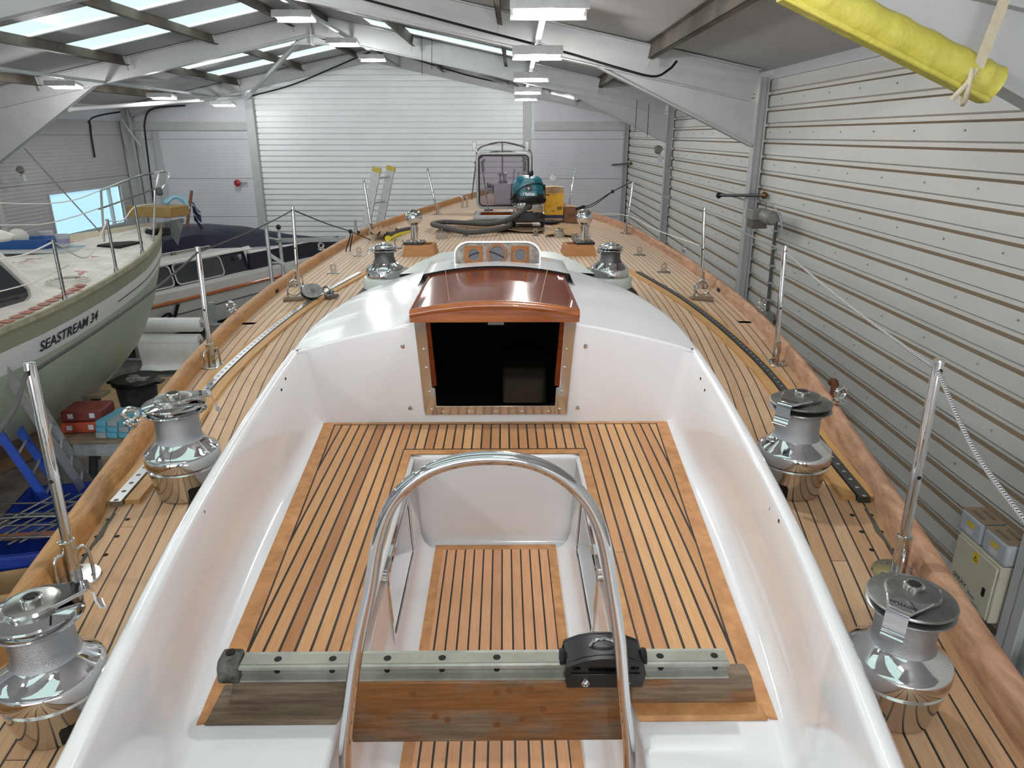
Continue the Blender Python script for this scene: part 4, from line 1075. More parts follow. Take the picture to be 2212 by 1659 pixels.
def sk(x0, x1, y0, y1, z0, z1, e0=0, e1=0):
    m_ = MB(); return m_.add([(x0 - e0, y0, z0), (x1 + e1, y0, z0), (x1 + e1, y1, z0), (x0 - e0, y1, z0), (x0, y0 + .008, z1), (x1, y0 + .008, z1), (x1, y1, z1), (x0, y1, z1)], [(0, 1, 2, 3), (4, 5, 6, 7), (0, 1, 5, 4), (1, 2, 6, 5), (2, 3, 7, 6), (3, 0, 4, 7)])
obj('bridge_beam', MB().box(-.335, .335, .0, .05, -.1, .083), Mt['beam'], tr, bevel=.006)
obj('port_chock', sk(-.605, -.336, .002, .06, .006, .083, .018), Mt['greywood'], tr, bevel=.006)
obj('starboard_chock', sk(.336, .628, .002, .06, .006, .083, 0, .02), Mt['beam'], tr, bevel=.01)
obj('port_base', sk(-.655, -.345, -.045, .08, .001, .012, .01, -.01), Mt['greywood'], tr, bevel=.004)
obj('starboard_base', sk(.345, .65, -.045, .08, .001, .012, -.01, .01), Mt['margin'], tr, bevel=.004)
Mt['track'] = mat('grey_painted_aluminium', (176, 178, 170), .45, .3, c2=(140, 142, 132), vscale=9)
prof = [(.004, .083), (.004, .089), (.02, .092), (.02, .112), (.006, .116), (.006, .124), (.06, .124), (.06, .116), (.046, .112), (.046, .092), (.06, .089), (.06, .083)]
obj('track', MB().prism(prof, 1.155, lambda a, b, c: (-.585 + c, a, b)), Mt['track'], tr, sharp=20)
o_ = obj('track_recess', MB().box(-.584, .569, .016, .05, .1242, .1252), mat('track_recess', (160, 160, 148), .6, var=.25, vscale=12), tr)
hm = MB()
for k in range(9):
    x = -.5 + k * .13
    if .14 < x < .4: continue
    hm.lathe([(.009, .1255), (.009, .1262)], (x, .033, 0), 12); hm.lathe([(.007, 0), (.007, .002)], (x, .0185, .104), 10, M4.Rotation(PI/2, 3, 'X'))
obj('track_hole', hm, Mt['hole'], tr)
Mt['pitted'] = mat('pitted_black_casting', (120, 118, 112), .7, c2=(34, 34, 34), vscale=28, bump=.4, bscale=120)
obj('end_stop', MB().prism([(-.004, .083), (-.0, .125), (.016, .14), (.06, .138), (.066, .083)], .05, lambda a, b, c: (-.636 + c + .0, a, b)), Mt['pitted'], tr, bevel=.008, seg=3)
obj('end_stop_bolt', MB().lathe([(.011, .14), (.011, .1425), (.006, .143)], (-.612, .04, 0), 14), Mt['hole'], tr)
pg = MB()
for x, z in ((-.18, .05), (-.13, -.02), (-.1, -.03), (.02, .05), (.05, .055), (.1, .06), (.08, -.03), (.13, .0), (.02, -.045)): pg.lathe([(.009, 0), (.009, .0008)], (x, .0, z), 14, M4.Rotation(PI/2, 3, 'X'))
obj('bung', pg, mat('bung_wood', (122, 76, 38), .6), tr)
# traveller car
cr = thing('traveller_car', 'black plastic traveller car with two bright bolts on the traveller track', 'traveller car', (.272, 1.345, SZ + .0835))
cr.scale = (.9, .9, .9)
fz = lambda x, z, c: (x, -.012 + c, z)
obj('side_plate', MB().plate([[(-.098, .0), (.098, .0), (.105, .04), (.1, .065), (.06, .082), (.02, .09), (-.02, .09), (-.06, .082), (-.1, .065), (-.105, .04)], rrect(-.086, -.064, .056, .066, .004), rrect(.064, .086, .056, .066, .004), rrect(-.045, .045, .05, .066, .006)], .014, fz), Mt['black'], cr, bevel=.004)
obj('side_plate', MB().plate([[(-.098, .03), (.098, .03), (.105, .04), (.1, .065), (.06, .082), (.02, .09), (-.02, .09), (-.06, .082), (-.1, .065), (-.105, .04)]], .012, lambda x, z, c: (x, .084 + c, z)), Mt['black'], cr, bevel=.004)
obj('top_bridge', MB().prism([(-.1, .062), (-.06, .08), (-.02, .088), (.02, .088), (.06, .08), (.1, .062), (.08, .07), (-.08, .07)], .08, lambda x, z, c: (x, c, z)), Mt['black'], cr, bevel=.003)
obj('bolt_plate', MB().plate([[(-.062, .004), (.062, .004), (.09, .046), (-.09, .046)]], .005, lambda x, z, c: (x, -.0215 + c, z)), Mt['black'], cr, bevel=.002)
for sg in (1, -1):
    b_ = obj('bolt', MB().lathe([(.0115, 0), (.0115, .006), (.007, .008), (.005, .012)], (sg * .052, -.024, .022), 6, M4.Rotation(PI/2, 3, 'X')), Mt['chrome'], cr)
    obj('bolt_hole', MB().lathe([(.002, 0), (.002, .001)], (sg * .052, -.0362, .022), 8, M4.Rotation(PI/2, 3, 'X')), Mt['hole'], b_)
    obj('bumper', MB().lathe([(.02, 0), (.024, .006), (.022, .014), (.0, .016)], (sg * .1, .036, .05), 18, M4.Rotation(sg * PI/2, 3, 'Y')), Mt['matt_black'], cr)
obj('shackle_bail', MB().tube(curve_pts([(-.034, .036, .086), (-.02, .036, .104), (.0, .036, .108), (.02, .036, .104), (.034, .036, .086)]), .005, 10), Mt['chrome'], cr)
em = MB().text('LEW', .012, lambda a, b, c: (-.028 + a, -.0242, .031 + b)).text('MAR', .012, lambda a, b, c: (-.028 + a, -.0242, .017 + b)); obj('embossed_text', em, mat('emboss_black', (36, 36, 36), .5), cr)
# ================================================================ deck gear
# genoa tracks with teak strips either side
TRK = [(2.06, 1.222), (2.5, 1.262), (3.24, 1.36), (3.9, 1.385), (4.6, 1.37), (5.2, 1.32), (6.05, 1.19)]
Mt['trk_l'] = dotted('silver_genoa_track', (176, 180, 182), (40, 40, 40), .06, .008)
Mt['trk_r'] = dotted('dark_genoa_track', (84, 87, 88), (200, 200, 200), .06, .0065, .45, .8)
for sg, mt, lb in ((-1, Mt['trk_l'], 'silver perforated genoa track between teak strips on the port side deck'), (1, Mt['trk_r'], 'dark perforated genoa track between teak strips on the starboard side deck')):
    g = thing('genoa_track', lb, 'track', (sg * 1.3, 2.06, 0))
    def strip(o0, o1, h, y0, y1):
        rows = []; uvs = []; L = 0; n = 60
        for i in range(n + 1):
            y = lerp(y0, y1, i / n); c = smooth(y, TRK); z = dz(c, y)
            d = (smooth(y + .01, TRK) - smooth(y - .01, TRK)) / .02; nn = 1 / math.sqrt(1 + d * d)
            P = lambda o, zz: (sg * (c + o * nn) - sg * 1.3, y - o * d * nn - 2.06, z + zz)
            rows.append([P(o0, -.004), P(o0 + .002, h), P((o0 + o1) / 2, h), P(o1 - .002, h), P(o1, -.004)])
            uvs.append([(-.02, y), (o0 - (o0 + o1) / 2 + .002, y), (0, y), (o1 - (o0 + o1) / 2 - .002, y), (.02, y)])
        m = MB().grid(rows, uvs)
        for r_ in (rows[0], rows[-1]): m.add(r_, [tuple(range(5))])
        return m
    obj('track_bar', strip(-.02, .02, .021, 2.06, 6.05), mt, g, sharp=40)
    obj('inner_strip', strip(-.07, -.0215, .016, 2.075, 6.2), Mt['trackwood'], g, sharp=40)
    obj('outer_strip', strip(.0215, .05, .016, 2.075, 5.2), Mt['trackwood'], g, sharp=40)
# bolt holes and filler left in the deck aft of the tracks
h_ = MB()
for sg in (1, -1):
    for k in range(4):
        for o in (-.03, .03):
            y = 1.98 - k * .1; x = sg * (1.205 - k * .018 + o - .03); h_.lathe([(.0075, .0), (.0075, .0012)], (x, y, .0), 12)
obj('bolt_hole', h_, Mt['hole'], yacht)
for sg in (1, -1):
    fl = MB(); P = [(1.205, 2.02), (1.195, 1.95), (1.178, 1.88), (1.17, 1.8), (1.150, 1.72)]
    L_ = []; R_ = []
    for i, (x, y) in enumerate(P): w_ = .003 + .003 * ((i * 7) % 3); L_.append((sg * (x - w_), y)); R_.append((sg * (x + w_), y))
    fl.plate([L_ + R_[::-1]], .0016, lambda a, b, c: (a, b, .001 + c))
    obj('seam_filler', fl, mat('grey_filler', (78, 76, 70), .8), yacht)
# stanchions
def stanchion(base, top, label, first=[None]):
    d = V(top) - V(base); rx = math.atan2(-d.y, d.z); ry = math.atan2(d.x, d.z)
    if first[0] is None:
        t = thing('stanchion', label, 'stanchion', base, (0, 0, 0), 'guardrail stanchions')
        obj('base_plate', MB().lathe([(.064, -.002), (.066, .003), (.063, .007), (.02, .008)], n=32), Mt['steel'], t)
        obj('socket', MB().lathe([(.019, .006), (.019, .115), (.0205, .12), (.017, .122)], n=24), Mt['steel'], t)
        for a in (.9, 4.3):
            c, s_ = math.cos(a), math.sin(a)
            obj('brace_loop', MB().tube(curve_pts([(.017 * c, .017 * s_, .085), (.036 * c, .036 * s_, .086), (.046 * c, .046 * s_, .06), (.048 * c, .048 * s_, .004)], 6), .0048, 10), Mt['steel'], t)
        b_ = MB()
        for k in range(4): a = .2 + k * PI / 2; b_.lathe([(.006, .0075), (.006, .0095), (.003, .0105)], (.046 * math.cos(a), .046 * math.sin(a), 0), 10)
        obj('base_bolt', b_, Mt['dullsteel'], t)
        q = obj('post', MB().lathe([(.0132, .02), (.0132, .612), (.0125, .618), (.0, .619)], n=24), Mt['chrome'], t)
        hl = MB()
        for z in (.3, .592): hl.lathe([(.0058, .0128), (.0058, .0136)], (0, 0, z), 10, M4.Rotation(PI/2, 3, 'X'))
        obj('wire_hole', hl, Mt['hole'], q)
        first[0] = t
    else:
        t = dup(first[0], base, (0, 0, 0), label)
    for ch in t.children:
        if ch.name.startswith('post'): ch.rotation_euler = (rx, ry, 0)
    return t
ST = {}
for key, x, y, tx, lb in (('L1', -1.13, 1.664, -1.117, 'polished stanchion on the port deck edge nearest the camera'), ('R1', 1.12, 1.66, 1.113, 'polished stanchion on the starboard deck edge nearest the camera'),
    ('L2', -1.49, 3.564, -1.477, 'second polished stanchion along the port rail, above the white cloth rolls'), ('R2', 1.475, 3.569, 1.45, 'second polished stanchion along the starboard rail'),
    ('L3', -1.607, 5.65, -1.589, 'third polished stanchion along the port rail, by the aluminium tower'), ('R3', 1.605, 5.55, 1.576, 'third polished stanchion along the starboard rail, by the large shackle pad'),
    ('L4', -1.50, 8.47, -1.56, 'fourth port stanchion, leaning in front of the propped ladder'), ('R4', 1.475, 8.47, 1.537, 'fourth starboard stanchion, near the far ball vent'),
    ('L5', -.86, 9.97, -.985, 'foremost port stanchion, leaning against the roller door backdrop'), ('R5', .92, 9.97, 1.01, 'foremost starboard stanchion behind the small brown carton')):
    z = dz(x, y); ST[key] = V((tx, y, z + .592)); stanchion((x, y, z), (tx, y, z + .62), lb)
def line(pts, r, m, label, cat='rope', n=8):
    o = obj('lifeline_rope', MB().tube(curve_pts(pts, n), r, 8), m); return tag(o, label, cat, 'lifeline ropes')
def sag(a, b, s_): return [a, lerp(a, b, .25) - V((0, 0, s_ * .75)), lerp(a, b, .5) - V((0, 0, s_)), lerp(a, b, .75) - V((0, 0, s_ * .75)), b]
a = aty(-40, 975, 1.0)
line([a, lerp(a, ST['L1'], .5) - V((0, 0, .015)), ST['L1'] - V((.012, .0, 0))], .0052, Mt['blackrope'], 'black rope falling aft from the top of the nearest port stanchion')
line(sag(ST['L1'], ST['L2'], .02), .0052, Mt['blackrope'], 'black rope between the first and second port stanchions')
line(sag(ST['L2'], ST['L3'], .015), .0045, Mt['blackrope'], 'black rope between the second and third port stanchions')
k0 = aty(757, 500, 7.3); k1 = aty(800, 518, 8.0)
kn = MB().tube(curve_pts([ST['L3'], lerp(ST['L3'], k0, .5) - V((0, 0, .01)), k0, k1], 8), .0055, 8)
kn.tube(curve_pts([k0, k0 + V((-.01, 0, -.06)), k0 + V((-.06, 0, -.2)), k0 + V((-.03, 0, -.23)), k0 + V((-.01, 0, -.15)), k0 + V((.02, 0, -.02))], 8), .006, 8)
kn.ball(tuple(k0), .022, 12); kn.ball(tuple(k0 + V((.06, .1, -.02))), .018, 10)
tag(obj('lifeline_rope', kn, Mt['blackrope']), 'knotted black rope with hanging loop from the third port stanchion to the fourth', 'rope', 'lifeline ropes')
a = aty(2240, 1160, 1.0)
line([ST['R1'], lerp(ST['R1'], a, .5) - V((0, 0, .03)), a], .0052, Mt['stripedrope'], 'black and white striped rope falling aft from the nearest starboard stanchion')
line(sag(ST['R1'], ST['R2'], .014), .0048, Mt['stripedrope'], 'striped rope between the first and second starboard stanchions')
line(sag(ST['R2'], ST['R3'], .012), .0045, mat('grey_rope', (108, 108, 106), .6), 'grey line between the second and third starboard stanchions')
line(sag(ST['R3'], ST['R4'], .02), .004, mat('grey_rope', (98, 98, 96), .6), 'grey line between the third and fourth starboard stanchions')
a = aty(1245, 452, 9.0)
kn = MB().tube(curve_pts([ST['R4'], lerp(ST['R4'], a, .35), lerp(ST['R4'], a, .7) - V((0, 0, .03)), a], 8), .006, 8)
kn.tube(curve_pts([lerp(ST['R4'], a, .35), lerp(ST['R4'], a, .7) - V((0, 0, .055)), a], 8), .005, 8); kn.bar(lerp(ST['R4'], a, .85) - V((0, 0, .012)), a, .03, .03); kn.ball(tuple(lerp(ST['R4'], a, .35)), .022, 12)
tag(obj('lifeline_rope', kn, Mt['blackrope']), 'black rope pair running down from the fourth starboard stanchion to the brown carton', 'rope', 'lifeline ropes')
p1 = aty(1352, 465, 8.47); p2 = aty(1511, 530, 5.55); p0 = aty(1280, 462, 9.9)
line([p0, p1, lerp(p1, p2, .5) - V((0, 0, .02)), p2], .004, Mt['whiterope'], 'thin white line at mid height along the starboard bow stanchions')
# pad eyes, shackles and small fittings
def ring_pad(x, y, rz, label, grp):
    t = thing('shackle_pad', label, 'deck fitting', (x, y, dz(x, y)), (0, 0, rz), grp)
    pz = MB().prism([(-.085, -.035), (.085, -.035), (.085, .035), (-.085, .035)], .026, lambda a, b, c: (a * (1 - c), b * (1 - c), c - .003)); obj('wood_pad', pz, Mt['greywood'], t, bevel=.008)
    obj('bail', MB().tube(curve_pts([(-.05, 0, .02), (-.045, 0, .09), (-.025, 0, .135), (0, 0, .15), (.025, 0, .135), (.045, 0, .09), (.05, 0, .02)], 6), .008, 10), Mt['chrome'], t)
    obj('ring', MB().ring((0, -.014, .085), .045, .006, M4.Rotation(PI/2 - .3, 3, 'X')), Mt['steel'], t)
ring_pad(-1.475, 5.1, .15, 'large shackle and ring on a grey wooden pad, port side deck', 'shackle pads')
ring_pad(1.48, 5.08, -.15, 'large shackle and ring on a grey wooden pad, starboard side deck', 'shackle pads')
def padeye(x, y, label, group, first={}):
    if 'p' not in first:
        t = thing('pad_eye', label, 'pad eye', (x, y, dz(x, y)), (0, 0, 0), group)
        obj('plate', MB().plate([rrect(-.055, .055, -.03, .03, .012)], .006, lambda a, b, c: (a, b, c + .003)), Mt['dullsteel'], t)
        obj('eye', MB().plate([[(-.026, 0), (.026, 0), (.026, .055)] + [(.026 * math.cos(a), .055 + .026 * math.sin(a)) for a in [PI * k / 8 for k in range(1, 8)]] + [(-.026, .055)], circ(0, .05, .012, 14)], .012, lambda a, b, c: (a, c, b + .004)), Mt['steel'], t, bevel=.003)
        first['p'] = t; return t
    return dup(first['p'], (x, y, dz(x, y)), (0, 0, 0), label, group)
for x, y, lb in ((-1.435, 6.15, 'upright pad eye on the port side deck, nearer one'), (-1.375, 7.0, 'upright pad eye on the port side deck beside the grey-drummed winch'), (1.435, 6.15, 'upright pad eye on the starboard side deck, nearer one'), (1.375, 7.0, 'upright pad eye on the starboard side deck beside the grey-drummed winch')):
    padeye(x, y, lb, 'side deck pad eyes')
def eyebolt(x, y, label, group, z=None, R=.022, tilt=.25, h=.03):
    t = thing('eye_bolt', label, 'eye bolt', (x, y, dz(x, y) if z is None else z), (0, 0, 0), group)
    obj('flange', MB().lathe([(.034, -.002), (.034, .006), (.012, .01), (.01, h)], n=20), Mt['dullsteel'], t)
    obj('ring', MB().ring((0, 0, h + R), R, .006, M4.Rotation(PI/2 - tilt, 3, 'X')), Mt['chrome'], t)
eyebolt(-.385, 8.1, 'small ring eye bolt on the foredeck in front of the grey hose', 'foredeck eye bolts')
eyebolt(.40, 8.1, 'small ring eye bolt on the foredeck in front of the vacuum cleaner', 'foredeck eye bolts')
eyebolt(-1.03, 7.35, 'large loose ring left of the port ball vent', 'foredeck eye bolts', R=.045, h=.012)
for x, y, lb in ((-.64, 7.95, 'grey mushroom deck fitting behind the port ball vent'), (.66, 8.05, 'grey mushroom deck fitting behind the starboard ball vent')):
    t = thing('deck_mushroom', lb, 'deck fitting', (x, y, dz(x, y)), (0, 0, 0), 'mushroom fittings')
    obj('body', MB().lathe([(.07, -.003), (.055, .06), (.05, .065), (.0, .067)], n=20), mat('dusty_grey', (150, 140, 128), .8), t)
    obj('cap', MB().lathe([(.045, .066), (.045, .075), (.012, .08), (.012, .105), (0, .107)], n=16), Mt['dullsteel'], t)
def railpiece(x, y, label):
    sg = 1 if x > 0 else -1
    t = thing('rail_fitting', label, 'rail fitting', (x, y, dz(x, y) + .0925), (0, 0, 0), 'toe rail fittings')
    obj('foot', MB().lathe([(.03, -.002), (.03, .006), (.016, .012)], n=16), Mt['steel'], t)
    obj('ring', MB().ring((0, 0, .038), .024, .009, M4.Rotation(PI/2, 3, 'X') @ M4.Rotation(.4, 3, 'Y'), 16, 8), Mt['chrome'], t)
for x, y, lb in ((-(hb(4.4) + .03), 4.4, 'chrome eye fitting on the port toe rail above the motor launch'), (hb(4.4) + .03, 4.4, 'chrome eye fitting on the starboard toe rail at the column foot'), (hb(2.75) + .03, 2.75, 'chrome eye fitting on the starboard toe rail behind the dull winch'),
    (-(hb(2.55) + .03), 2.55, 'chrome eye fitting on the port toe rail by the second winch'), (-(hb(6.9) + .03), 6.9, 'chrome eye fitting on the port toe rail below the aluminium tower'), (hb(6.7) + .03, 6.7, 'chrome eye fitting on the starboard toe rail beyond the third stanchion')):
    railpiece(x, y, lb)
# snatch block lying on the port track
t = thing('snatch_block', 'grey snatch block lying on the port genoa track', 'block', (-1.34, 5.05, .03), (0, 0, .6))
Rb_ = M4.Rotation(1.05, 3, 'X')
cheek = [(.075 * math.cos(a), .055 * math.sin(a)) for a in [2 * PI * k / 24 for k in range(24)]]
for k, zz in enumerate((-.028, .02)): obj('cheek', MB().plate([cheek], .008, lambda a, b, c: Rb_ @ V((a, b, c + zz)) + V((0, 0, .05))), Mt['dullsteel'], t, bevel=.003)
obj('sheave', MB().lathe([(.05, -.02), (.04, -.003), (.05, .014)], (0, 0, .05), 24, Rb_), Mt['black'], t)
obj('hub', MB().lathe([(.018, -.036), (.018, .03)], (0, 0, .05), 14, Rb_), Mt['chrome'], t)
obj('swivel', MB().ring((.11, .0, .05), .025, .008, Rb_).ring((.15, .01, .03), .02, .006), Mt['dullsteel'], t)
obj('slider', MB().box(.1, .19, -.035, .035, -.008, .02), Mt['dullsteel'], t, bevel=.005)
# ball vents on wooden boxes
for sg, lb in ((-1, 'chrome ball vent on an open oak box, port side of the foredeck'), (1, 'chrome ball vent on an open oak box, starboard side of the foredeck')):
    x0, y0 = sg * .765, 6.95
    t = thing('ball_vent', lb, 'vent', (x0, y0, dz(x0, y0)), (0, 0, sg * .07), 'ball vents')
    m = MB(); hx, hy, H2 = .16, .13, .105; tx_, ty_ = .135, .105
    wl = [(hx, hy), (hx, -hy), (-hx, -hy), (-hx, hy)]; wt = [(tx_, ty_), (tx_, -ty_), (-tx_, -ty_), (-tx_, ty_)]
    rows = [[(a, b, -.012) for a, b in wl], [(a, b, H2) for a, b in wt], [(a - math.copysign(.018, a), b - math.copysign(.018, b), H2) for a, b in wt], [(a - math.copysign(.018, a), b - math.copysign(.018, b), .01) for a, b in wt]]
    m.grid(rows, closed=True); m.add([(a, b, .01) for a, b in wt], [(0, 1, 2, 3)])
    obj('box', m, Mt['lightwood'], t, sharp=20)
    obj('divider', MB().box(-sg * .012 - .008, -sg * .012 + .008, -ty_ + .01, ty_ - .01, .01, H2), Mt['lightwood'], t)
    bx = sg * .055
    obj('base_plate', MB().box(bx - .088, bx + .088, -.11, .11, H2 + .0005, H2 + .022), mat('black_spotted_plate', (20, 20, 22), .3), t, bevel=.004)
    sp_ = MB()
    for k in range(12): sp_.ball((bx - .075 + .05 * (k % 4), -.095 + .19 * (k % 2), H2 + .024), .006, 6)
    obj('plate_screw', sp_, Mt['steel'], t)
    obj('stem', MB().lathe([(.05, H2 + .022), (.036, H2 + .034), (.034, H2 + .19)], (bx, 0, 0), 28), Mt['chrome'], t)
    obj('ball', MB().lathe([(.034, -.07), (.05, -.062), (.066, -.045), (.077, -.02), (.08, 0), (.077, .022), (.068, .043), (.05, .062), (.026, .076), (0, .08)], (bx, 0, H2 + .245), 36), Mt['chrome'], t)
o = obj('wood_offcut', MB().box(-.16, .125, 7.42, 7.5, .047, .075), mat('pale_pine', (222, 188, 156), .6), bevel=.003); tag(o, 'pale pine offcut lying on deck behind the instrument pod', 'offcut')
o = obj('paint_scraper', MB().lathe([(.012, .0), (.01, .02), (.003, .03)], (.162, 7.5, .047), 10), Mt['panel']); tag(o, 'tiny white cone stud beside the pale pine offcut', 'stud')
# ---------------------------------------------------------------- foredeck hatch
ht2 = thing('foredeck_hatch', 'foredeck hatch with its tinted lid standing open behind the vacuum cleaner', 'hatch', (.045, 9.35, dz(0, 9.4)))
zb = .14 - dz(0, 9.4)
m = MB()
for q in ((-.36, .36, -.3, -.25), (-.36, .36, .25, .3), (-.36, -.31, -.25, .25), (.31, .36, -.25, .25)): m.box(*q, -.02, .075)
obj('frame', m, Mt['alu'], ht2, bevel=.006)
m = MB()
for q in ((-.31, .31, .24, .25), (-.31, .31, -.25, -.24), (-.31, -.3, -.24, .24), (.3, .31, -.24, .24)): m.box(*q, -.1, .06)
obj('coaming_lining', m, Mt['mahog'], ht2); obj('opening', MB().box(-.3, .3, -.24, .24, -.1, .0), Mt['hole'], ht2)
lid = lambda x, z, c: (x, .27 + c + z * .06, .1 + z)
obj('lid_frame', MB().plate([rrect(-.36, .36, 0, .71, .08), rrect(-.33, .33, .03, .68, .055)], .035, lid), mat('grey_anodised_lid_frame', (128, 130, 130), .45, .5), ht2, bevel=.006)
obj('seal', MB().plate([rrect(-.335, .335, .025, .685, .058), rrect(-.312, .312, .048, .662, .04)], .03, lid), Mt['matt_black'], ht2)
t_ = NT('violet_tinted_acrylic'); t_.set(Base_Color=lin((190, 182, 192)), Roughness=.02); t_.b.inputs['Transmission Weight'].default_value = .92; t_.b.inputs['IOR'].default_value = 1.02; t_.b.inputs['Alpha'].default_value = 1.0
obj('tinted_pane', MB().plate([rrect(-.314, .314, .046, .664, .04)], .008, lid), t_.m, ht2)
for sg in (1, -1):
    hn = MB(); hn.bar(lid(sg * .28, .6, -.03), lid(sg * .24, .62, -.03), .03, .03); hn.bar(lid(sg * .275, .6, -.03), lid(sg * .262, .48, -.045), .026, .022)
    obj('lid_handle', hn, Mt['rubber'], ht2)
obj('stay', MB().tube([lid(-.27, .48, -.02), (-.2, .0, .09)], .008, 8), Mt['chrome'], ht2)
hg = MB()
for x in (-.2, .2): hg.box(x - .06, x + .06, .24, .29, .072, .105)
obj('hinge', hg, Mt['steel'], ht2, bevel=.004)
# pulpit at the bow
pu = thing('pulpit', 'bright bent-tube bow pulpit rising behind the open foredeck hatch', 'pulpit', (0, 11.6, dz(0, 11.6)))
zz = dz(0, 11.6); m = MB()
top = [aty(u, v_, 11.4) for u, v_ in ((1029, 345), (1031, 325), (1050, 314), (1085, 308), (1122, 315), (1145, 326), (1149, 345))]
top = [p + V((0, .25 * (1 - abs(p.x - .03) / .42), 0)) for p in top]
L_ = [p - V((0, 11.6, zz)) for p in top]
m.tube(curve_pts([(-.44, -.5, .02)] + L_ + [(.48, -.5, .02)], 8), .0135, 10)
obj('top_rail', m, Mt['chrome'], pu)
q = V(L_[3]); obj('centre_leg', MB().tube([q, (q.x, q.y + .15, .02)], .012, 8), Mt['chrome'], pu)
ml = MB().tube(curve_pts([(-.4, -.3, .55), (-.2, .1, .68), (.03, .25, .7), (.25, .1, .68), (.44, -.3, .55)], 8), .011, 8); obj('middle_rail', ml, Mt['chrome'], pu)
for sg in (1, -1):
    obj('lamp_bracket', MB().box(sg * .4 - .03, sg * .4 + .03, -.25, -.2, .72, .86), Mt['dullsteel'], pu, bevel=.005)
# windlass seen through the tinted lid
wl_ = thing('anchor_windlass', 'chrome anchor windlass on the bow seen through the tinted hatch lid', 'windlass', (.03, 10.9, dz(0, 10.9)))
obj('body', MB().box(-.13, .13, -.12, .12, -.002, .3), Mt['plastic_grey'], wl_, bevel=.02)
obj('gypsy', MB().lathe([(.04, 0), (.1, .02), (.06, .06), (.1, .1), (.04, .12)], (-.13, 0, .22), 24, M4.Rotation(-PI/2, 3, 'Y')), Mt['chrome'], wl_)
obj('capstan', MB().lathe([(.08, .3), (.05, .34), (.05, .4), (.08, .44), (.02, .46)], n=24), Mt['chrome'], wl_)
obj('lever', MB().tube([(.15, 0, .2), (.17, 0, .5)], .01, 8).tube([(.22, 0, .1), (.23, 0, .45)], .01, 8), Mt['chrome'], wl_)
bp = thing('bow_fairlead', 'small twin-post chrome fairlead by the port bow rail', 'fairlead', (-.52, 10.6, dz(.5, 10.6)))
obj('base', MB().box(-.05, .05, -.03, .03, -.003, .012), Mt['steel'], bp, bevel=.004)
for sg in (1, -1): obj('horn', MB().lathe([(.016, .01), (.014, .12), (.024, .14), (.02, .155)], (sg * .032, 0, 0), 14), Mt['chrome'], bp)
# ---------------------------------------------------------------- vacuum cleaner, cartons and cardboard
Z0 = dz(.3, 8.75)
o = MB()
rows = [[(lerp(-.72, .5, i / 10), lerp(8.2, 8.75, j / 5) + .12 * (1 - i / 10), dz(0, 8.4) + .012 + .035 * (math.sin(i * 1.3) * .5 + .5) * (1 - j / 5) + (.03 if i < 2 and j < 2 else 0)) for j in range(6)] for i in range(11)]
o.grid(rows); oc = obj('cardboard_sheet', o, mat('dark_cardboard', (134, 106, 76), .85, var=.2)); sd = oc.modifiers.new('thick', 'SOLIDIFY'); sd.thickness = .006
tag(oc, 'buckled brown cardboard sheet under the grey hose and vacuum cleaner', 'cardboard', 'cardboard sheets on the foredeck')
o = MB(); o.grid([[(.5 + .46 * i / 6 + .16 * j / 5, 8.0 + 1.15 * j / 5, dz(.8, 8.5) + .012 + .01 * math.sin(i + j * 1.7)) for j in range(6)] for i in range(7)])
oc = obj('cardboard_sheet', o, Mt['card']); sd = oc.modifiers.new('thick', 'SOLIDIFY'); sd.thickness = .005
tag(oc, 'pale flat cardboard sheet in front of the yellow carton and starboard ball vent', 'cardboard', 'cardboard sheets on the foredeck')
vx, vy = .335, 8.78; vz = Z0 + .022
vc = thing('vacuum_cleaner', 'teal and black workshop vacuum cleaner standing on the foredeck cardboard', 'vacuum cleaner', (vx, vy, vz), (0, 0, .0))
Mt['teal'] = mat('teal_plastic', (0, 92, 108), .35)
obj('base', MB().plate([rrect(-.2, .2, -.19, .19, .07)], .09, lambda a, b, c: (a, b, .09 + c)), Mt['black'], vc, bevel=.012)
obj('base_bumper', MB().prism([(-.19, .045), (-.06, .045), (.06, .045), (.19, .045), (.19, .1), (.1, .1), (.06, .165), (-.06, .165), (-.1, .1), (-.19, .1)], .03, lambda a, b, c: (a, -.215 + c, b)), Mt['black'], vc, bevel=.008)
for sx in (-1, 1):
    obj('wheel', MB().lathe([(.03, -.02), (.036, 0), (.03, .02)], (sx * .17, -.15, .022), 18, M4.Rotation(PI/2, 3, 'Y')), Mt['matt_black'], vc)
    obj('wheel', MB().lathe([(.03, -.02), (.036, 0), (.03, .02)], (sx * .17, .15, .022), 18, M4.Rotation(PI/2, 3, 'Y')), Mt['matt_black'], vc)
obj('steel_tank', MB().lathe([(.178, .13), (.182, .14), (.182, .27), (.178, .28)], n=40), Mt['steel'], vc)
obj('lower_head', MB().plate([rrect(-.185, .185, -.175, .175, .1, 8)], .1, lambda a, b, c: (a, b, .315 + c)), Mt['black'], vc, bevel=.015)
hm_ = MB(); rows = []
for z, sxx, syy, r_ in ((.36, .175, .172, .09), (.42, .185, .178, .1), (.48, .178, .17, .1), (.53, .155, .15, .1), (.56, .12, .12, .09), (.568, .07, .07, .06)):
    rows.append([(a, b, z) for a, b in rrect(-sxx, sxx, -syy, syy, r_, 6)])
hm_.grid(rows, closed=True); hm_.add(rows[-1], [tuple(range(len(rows[-1])))])
obj('motor_head', hm_, Mt['teal'], vc)
for sx in (-1, 1): obj('side_grip', MB().prism([(-.1, .3), (.1, .3), (.07, .47), (-.07, .47)], .05, lambda a, b, c: (sx * (.155 + c), a, b)), Mt['black'], vc, bevel=.012)
